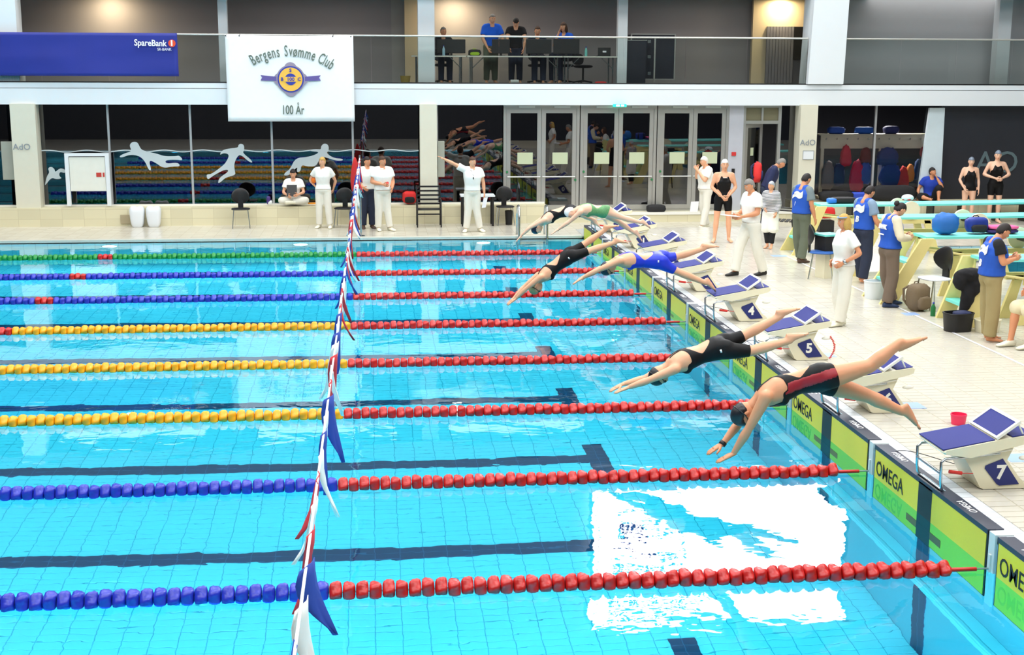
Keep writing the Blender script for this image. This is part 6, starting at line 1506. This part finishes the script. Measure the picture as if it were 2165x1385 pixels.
def tub(u, v, w, d, h, m, lab, nm='tub', rz=.2, z=DECK, n=20, ex=3., taper=.88):
    q = G(u, v, z); r = empty(nm, (q.x, q.y+d*.3, z), rz, lab, nm); b = MB()
    def ring(k, zz): return [(math.copysign(abs(math.cos(t))**(2/ex), math.cos(t))*w/2*k, math.copysign(abs(math.sin(t))**(2/ex), math.sin(t))*d/2*k, zz) for t in [2*PI*j/n for j in range(n)]]
    b.loft([ring(taper, 0), ring(1, h), ring(1.04, h), ring(1.04, h+.015), ring(.95, h+.015), ring(taper*.95, .02)]); b.build('body', m, r, smooth=40); return r
tub(1855, 632, .36, .28, .26, white_paint, 'white plastic tub at the feet of the timekeeper in jeans')
r = tub(2030, 702, .40, .30, .24, black_pl, 'black plastic basket with a dark blue cloth inside near the ladder', 'basket'); b = MB(); sack(b, (.06, .0, .22), (.12, .1, .05), seed=2); b.build('blue_cloth', navy_j, r, smooth=True)
r = tub(2030, 899, .155, .155, .09, mat('pink_bucket', (232, 44, 92), .4), 'small pink bucket on the deck behind the nearest starting block', 'bucket', ex=2.)
tub(2092, 704, .34, .26, .16, cream_pl, 'low cream box beside the black basket', 'box')
q = G(1928, 655, DECK); backpack('rucksack', (q.x+.06, q.y-.05, DECK), (.34, .26, .40), mat('brown_canvas', (112, 96, 74), .85, var=.15, vscale=6, bump=.4), 'brown canvas rucksack on the deck beside the woman timekeeper', rz=.4)
q = G(1972, 668, DECK); bottle(1972, 668, q.y, .2, mat('green_bottle', (20, 110, 60), .4), 'green bottle beside the ladder of the nearest springboard', z=DECK)
q = G(1780, 462, .9); b = MB(); sack(b, (P(1745, 455, 18.5).x, 18.5, deckz(8, 18.5)+.42), (.2, .15, .13), seed=9); 
r = empty('duffel_stand', (P(1745, 455, 18.5).x, 18.5, DECK-.05), label='red duffel bag on a small black stool before the cloakroom', cat='bag'); b.v = [p-r.location for p in b.v]; b.build('bag', red_fab, r, smooth=True); MB().box((-.16, -.14, 0), (.16, .14, .3)).build('stool', black_pl, r)
# benches before the right windows
for (u, w_, lab) in ((1830, .9, 'dark slatted bench part under the cloakroom window, left one'), (2000, .9, 'dark slatted bench below the lounging man'), (2135, .8, 'dark slatted bench at the far right')):
    p = P(u, 440, 22.2); r = empty('slatted_bench', (p.x, 22.2, deckz(p.x, 22.2)), label=lab, cat='bench', group='dark slatted benches')
    for i in range(4): MB().box((-w_/2, -.18+i*.1, .42), (w_/2, -.10+i*.1, .44)).build('slat', black_pl, r)
    for x in (-w_/2+.05, w_/2-.05): MB().box((x-.02, -.18, 0), (x+.02, .2, .42)).build('leg', black_pl, r)
# painted line and pale blue inlaid tiles on the deck
ln = MB(); ln.add([(3.04, 5.4, DECK+.0025), (3.075, 5.4, DECK+.0025), (3.075, 14.8, DECK+.0025), (3.04, 14.8, DECK+.0025)], [(0, 1, 2, 3)]); tag(ln.build('trim_deck_line', mat('line_white', (240, 240, 246), .4), fix=False), kind='structure')
inl = mat('inlay_blue', (150, 178, 226), .35, var=.04)
b = MB()
for (u, v, w_, d) in ((1925, 664, .22, .2), (1735, 751, .34, .25), (1915, 858, .36, .25), (2165, 968, .36, .25), (1690, 532, .3, .2), (1648, 541, .3, .2), (1800, 790, .06, .2), (1990, 930, .05, .2), (1590, 660, .3, .25), (1500, 600, .3, .2), (1420, 555, .3, .2)):
    q = G(u, v, DECK); b.box((q.x-w_/2, q.y-d/2, DECK-.005), (q.x+w_/2, q.y+d/2, DECK+.003))
tag(b.build('trim_blue_inlays', inl), kind='structure')
# swimmer resting at the diving pool edge
# balcony downlight fittings
dl = mat('downlight_glow', (255, 226, 170), .4, var=0, emit=30)
for u, nm in ((228, 'left'), (962, 'middle'), (1655, 'right')):
    x = P(u, 40, 26.0).x; r = empty('downlight', (x, 26.0, 5.60), label='warm round downlight under the balcony ceiling, %s one' % nm, cat='lamp', group='balcony downlights')
    MB().disc((0, 0, 0), (0, 0, 1), .13, .01, 20).build('lens', dl, r)
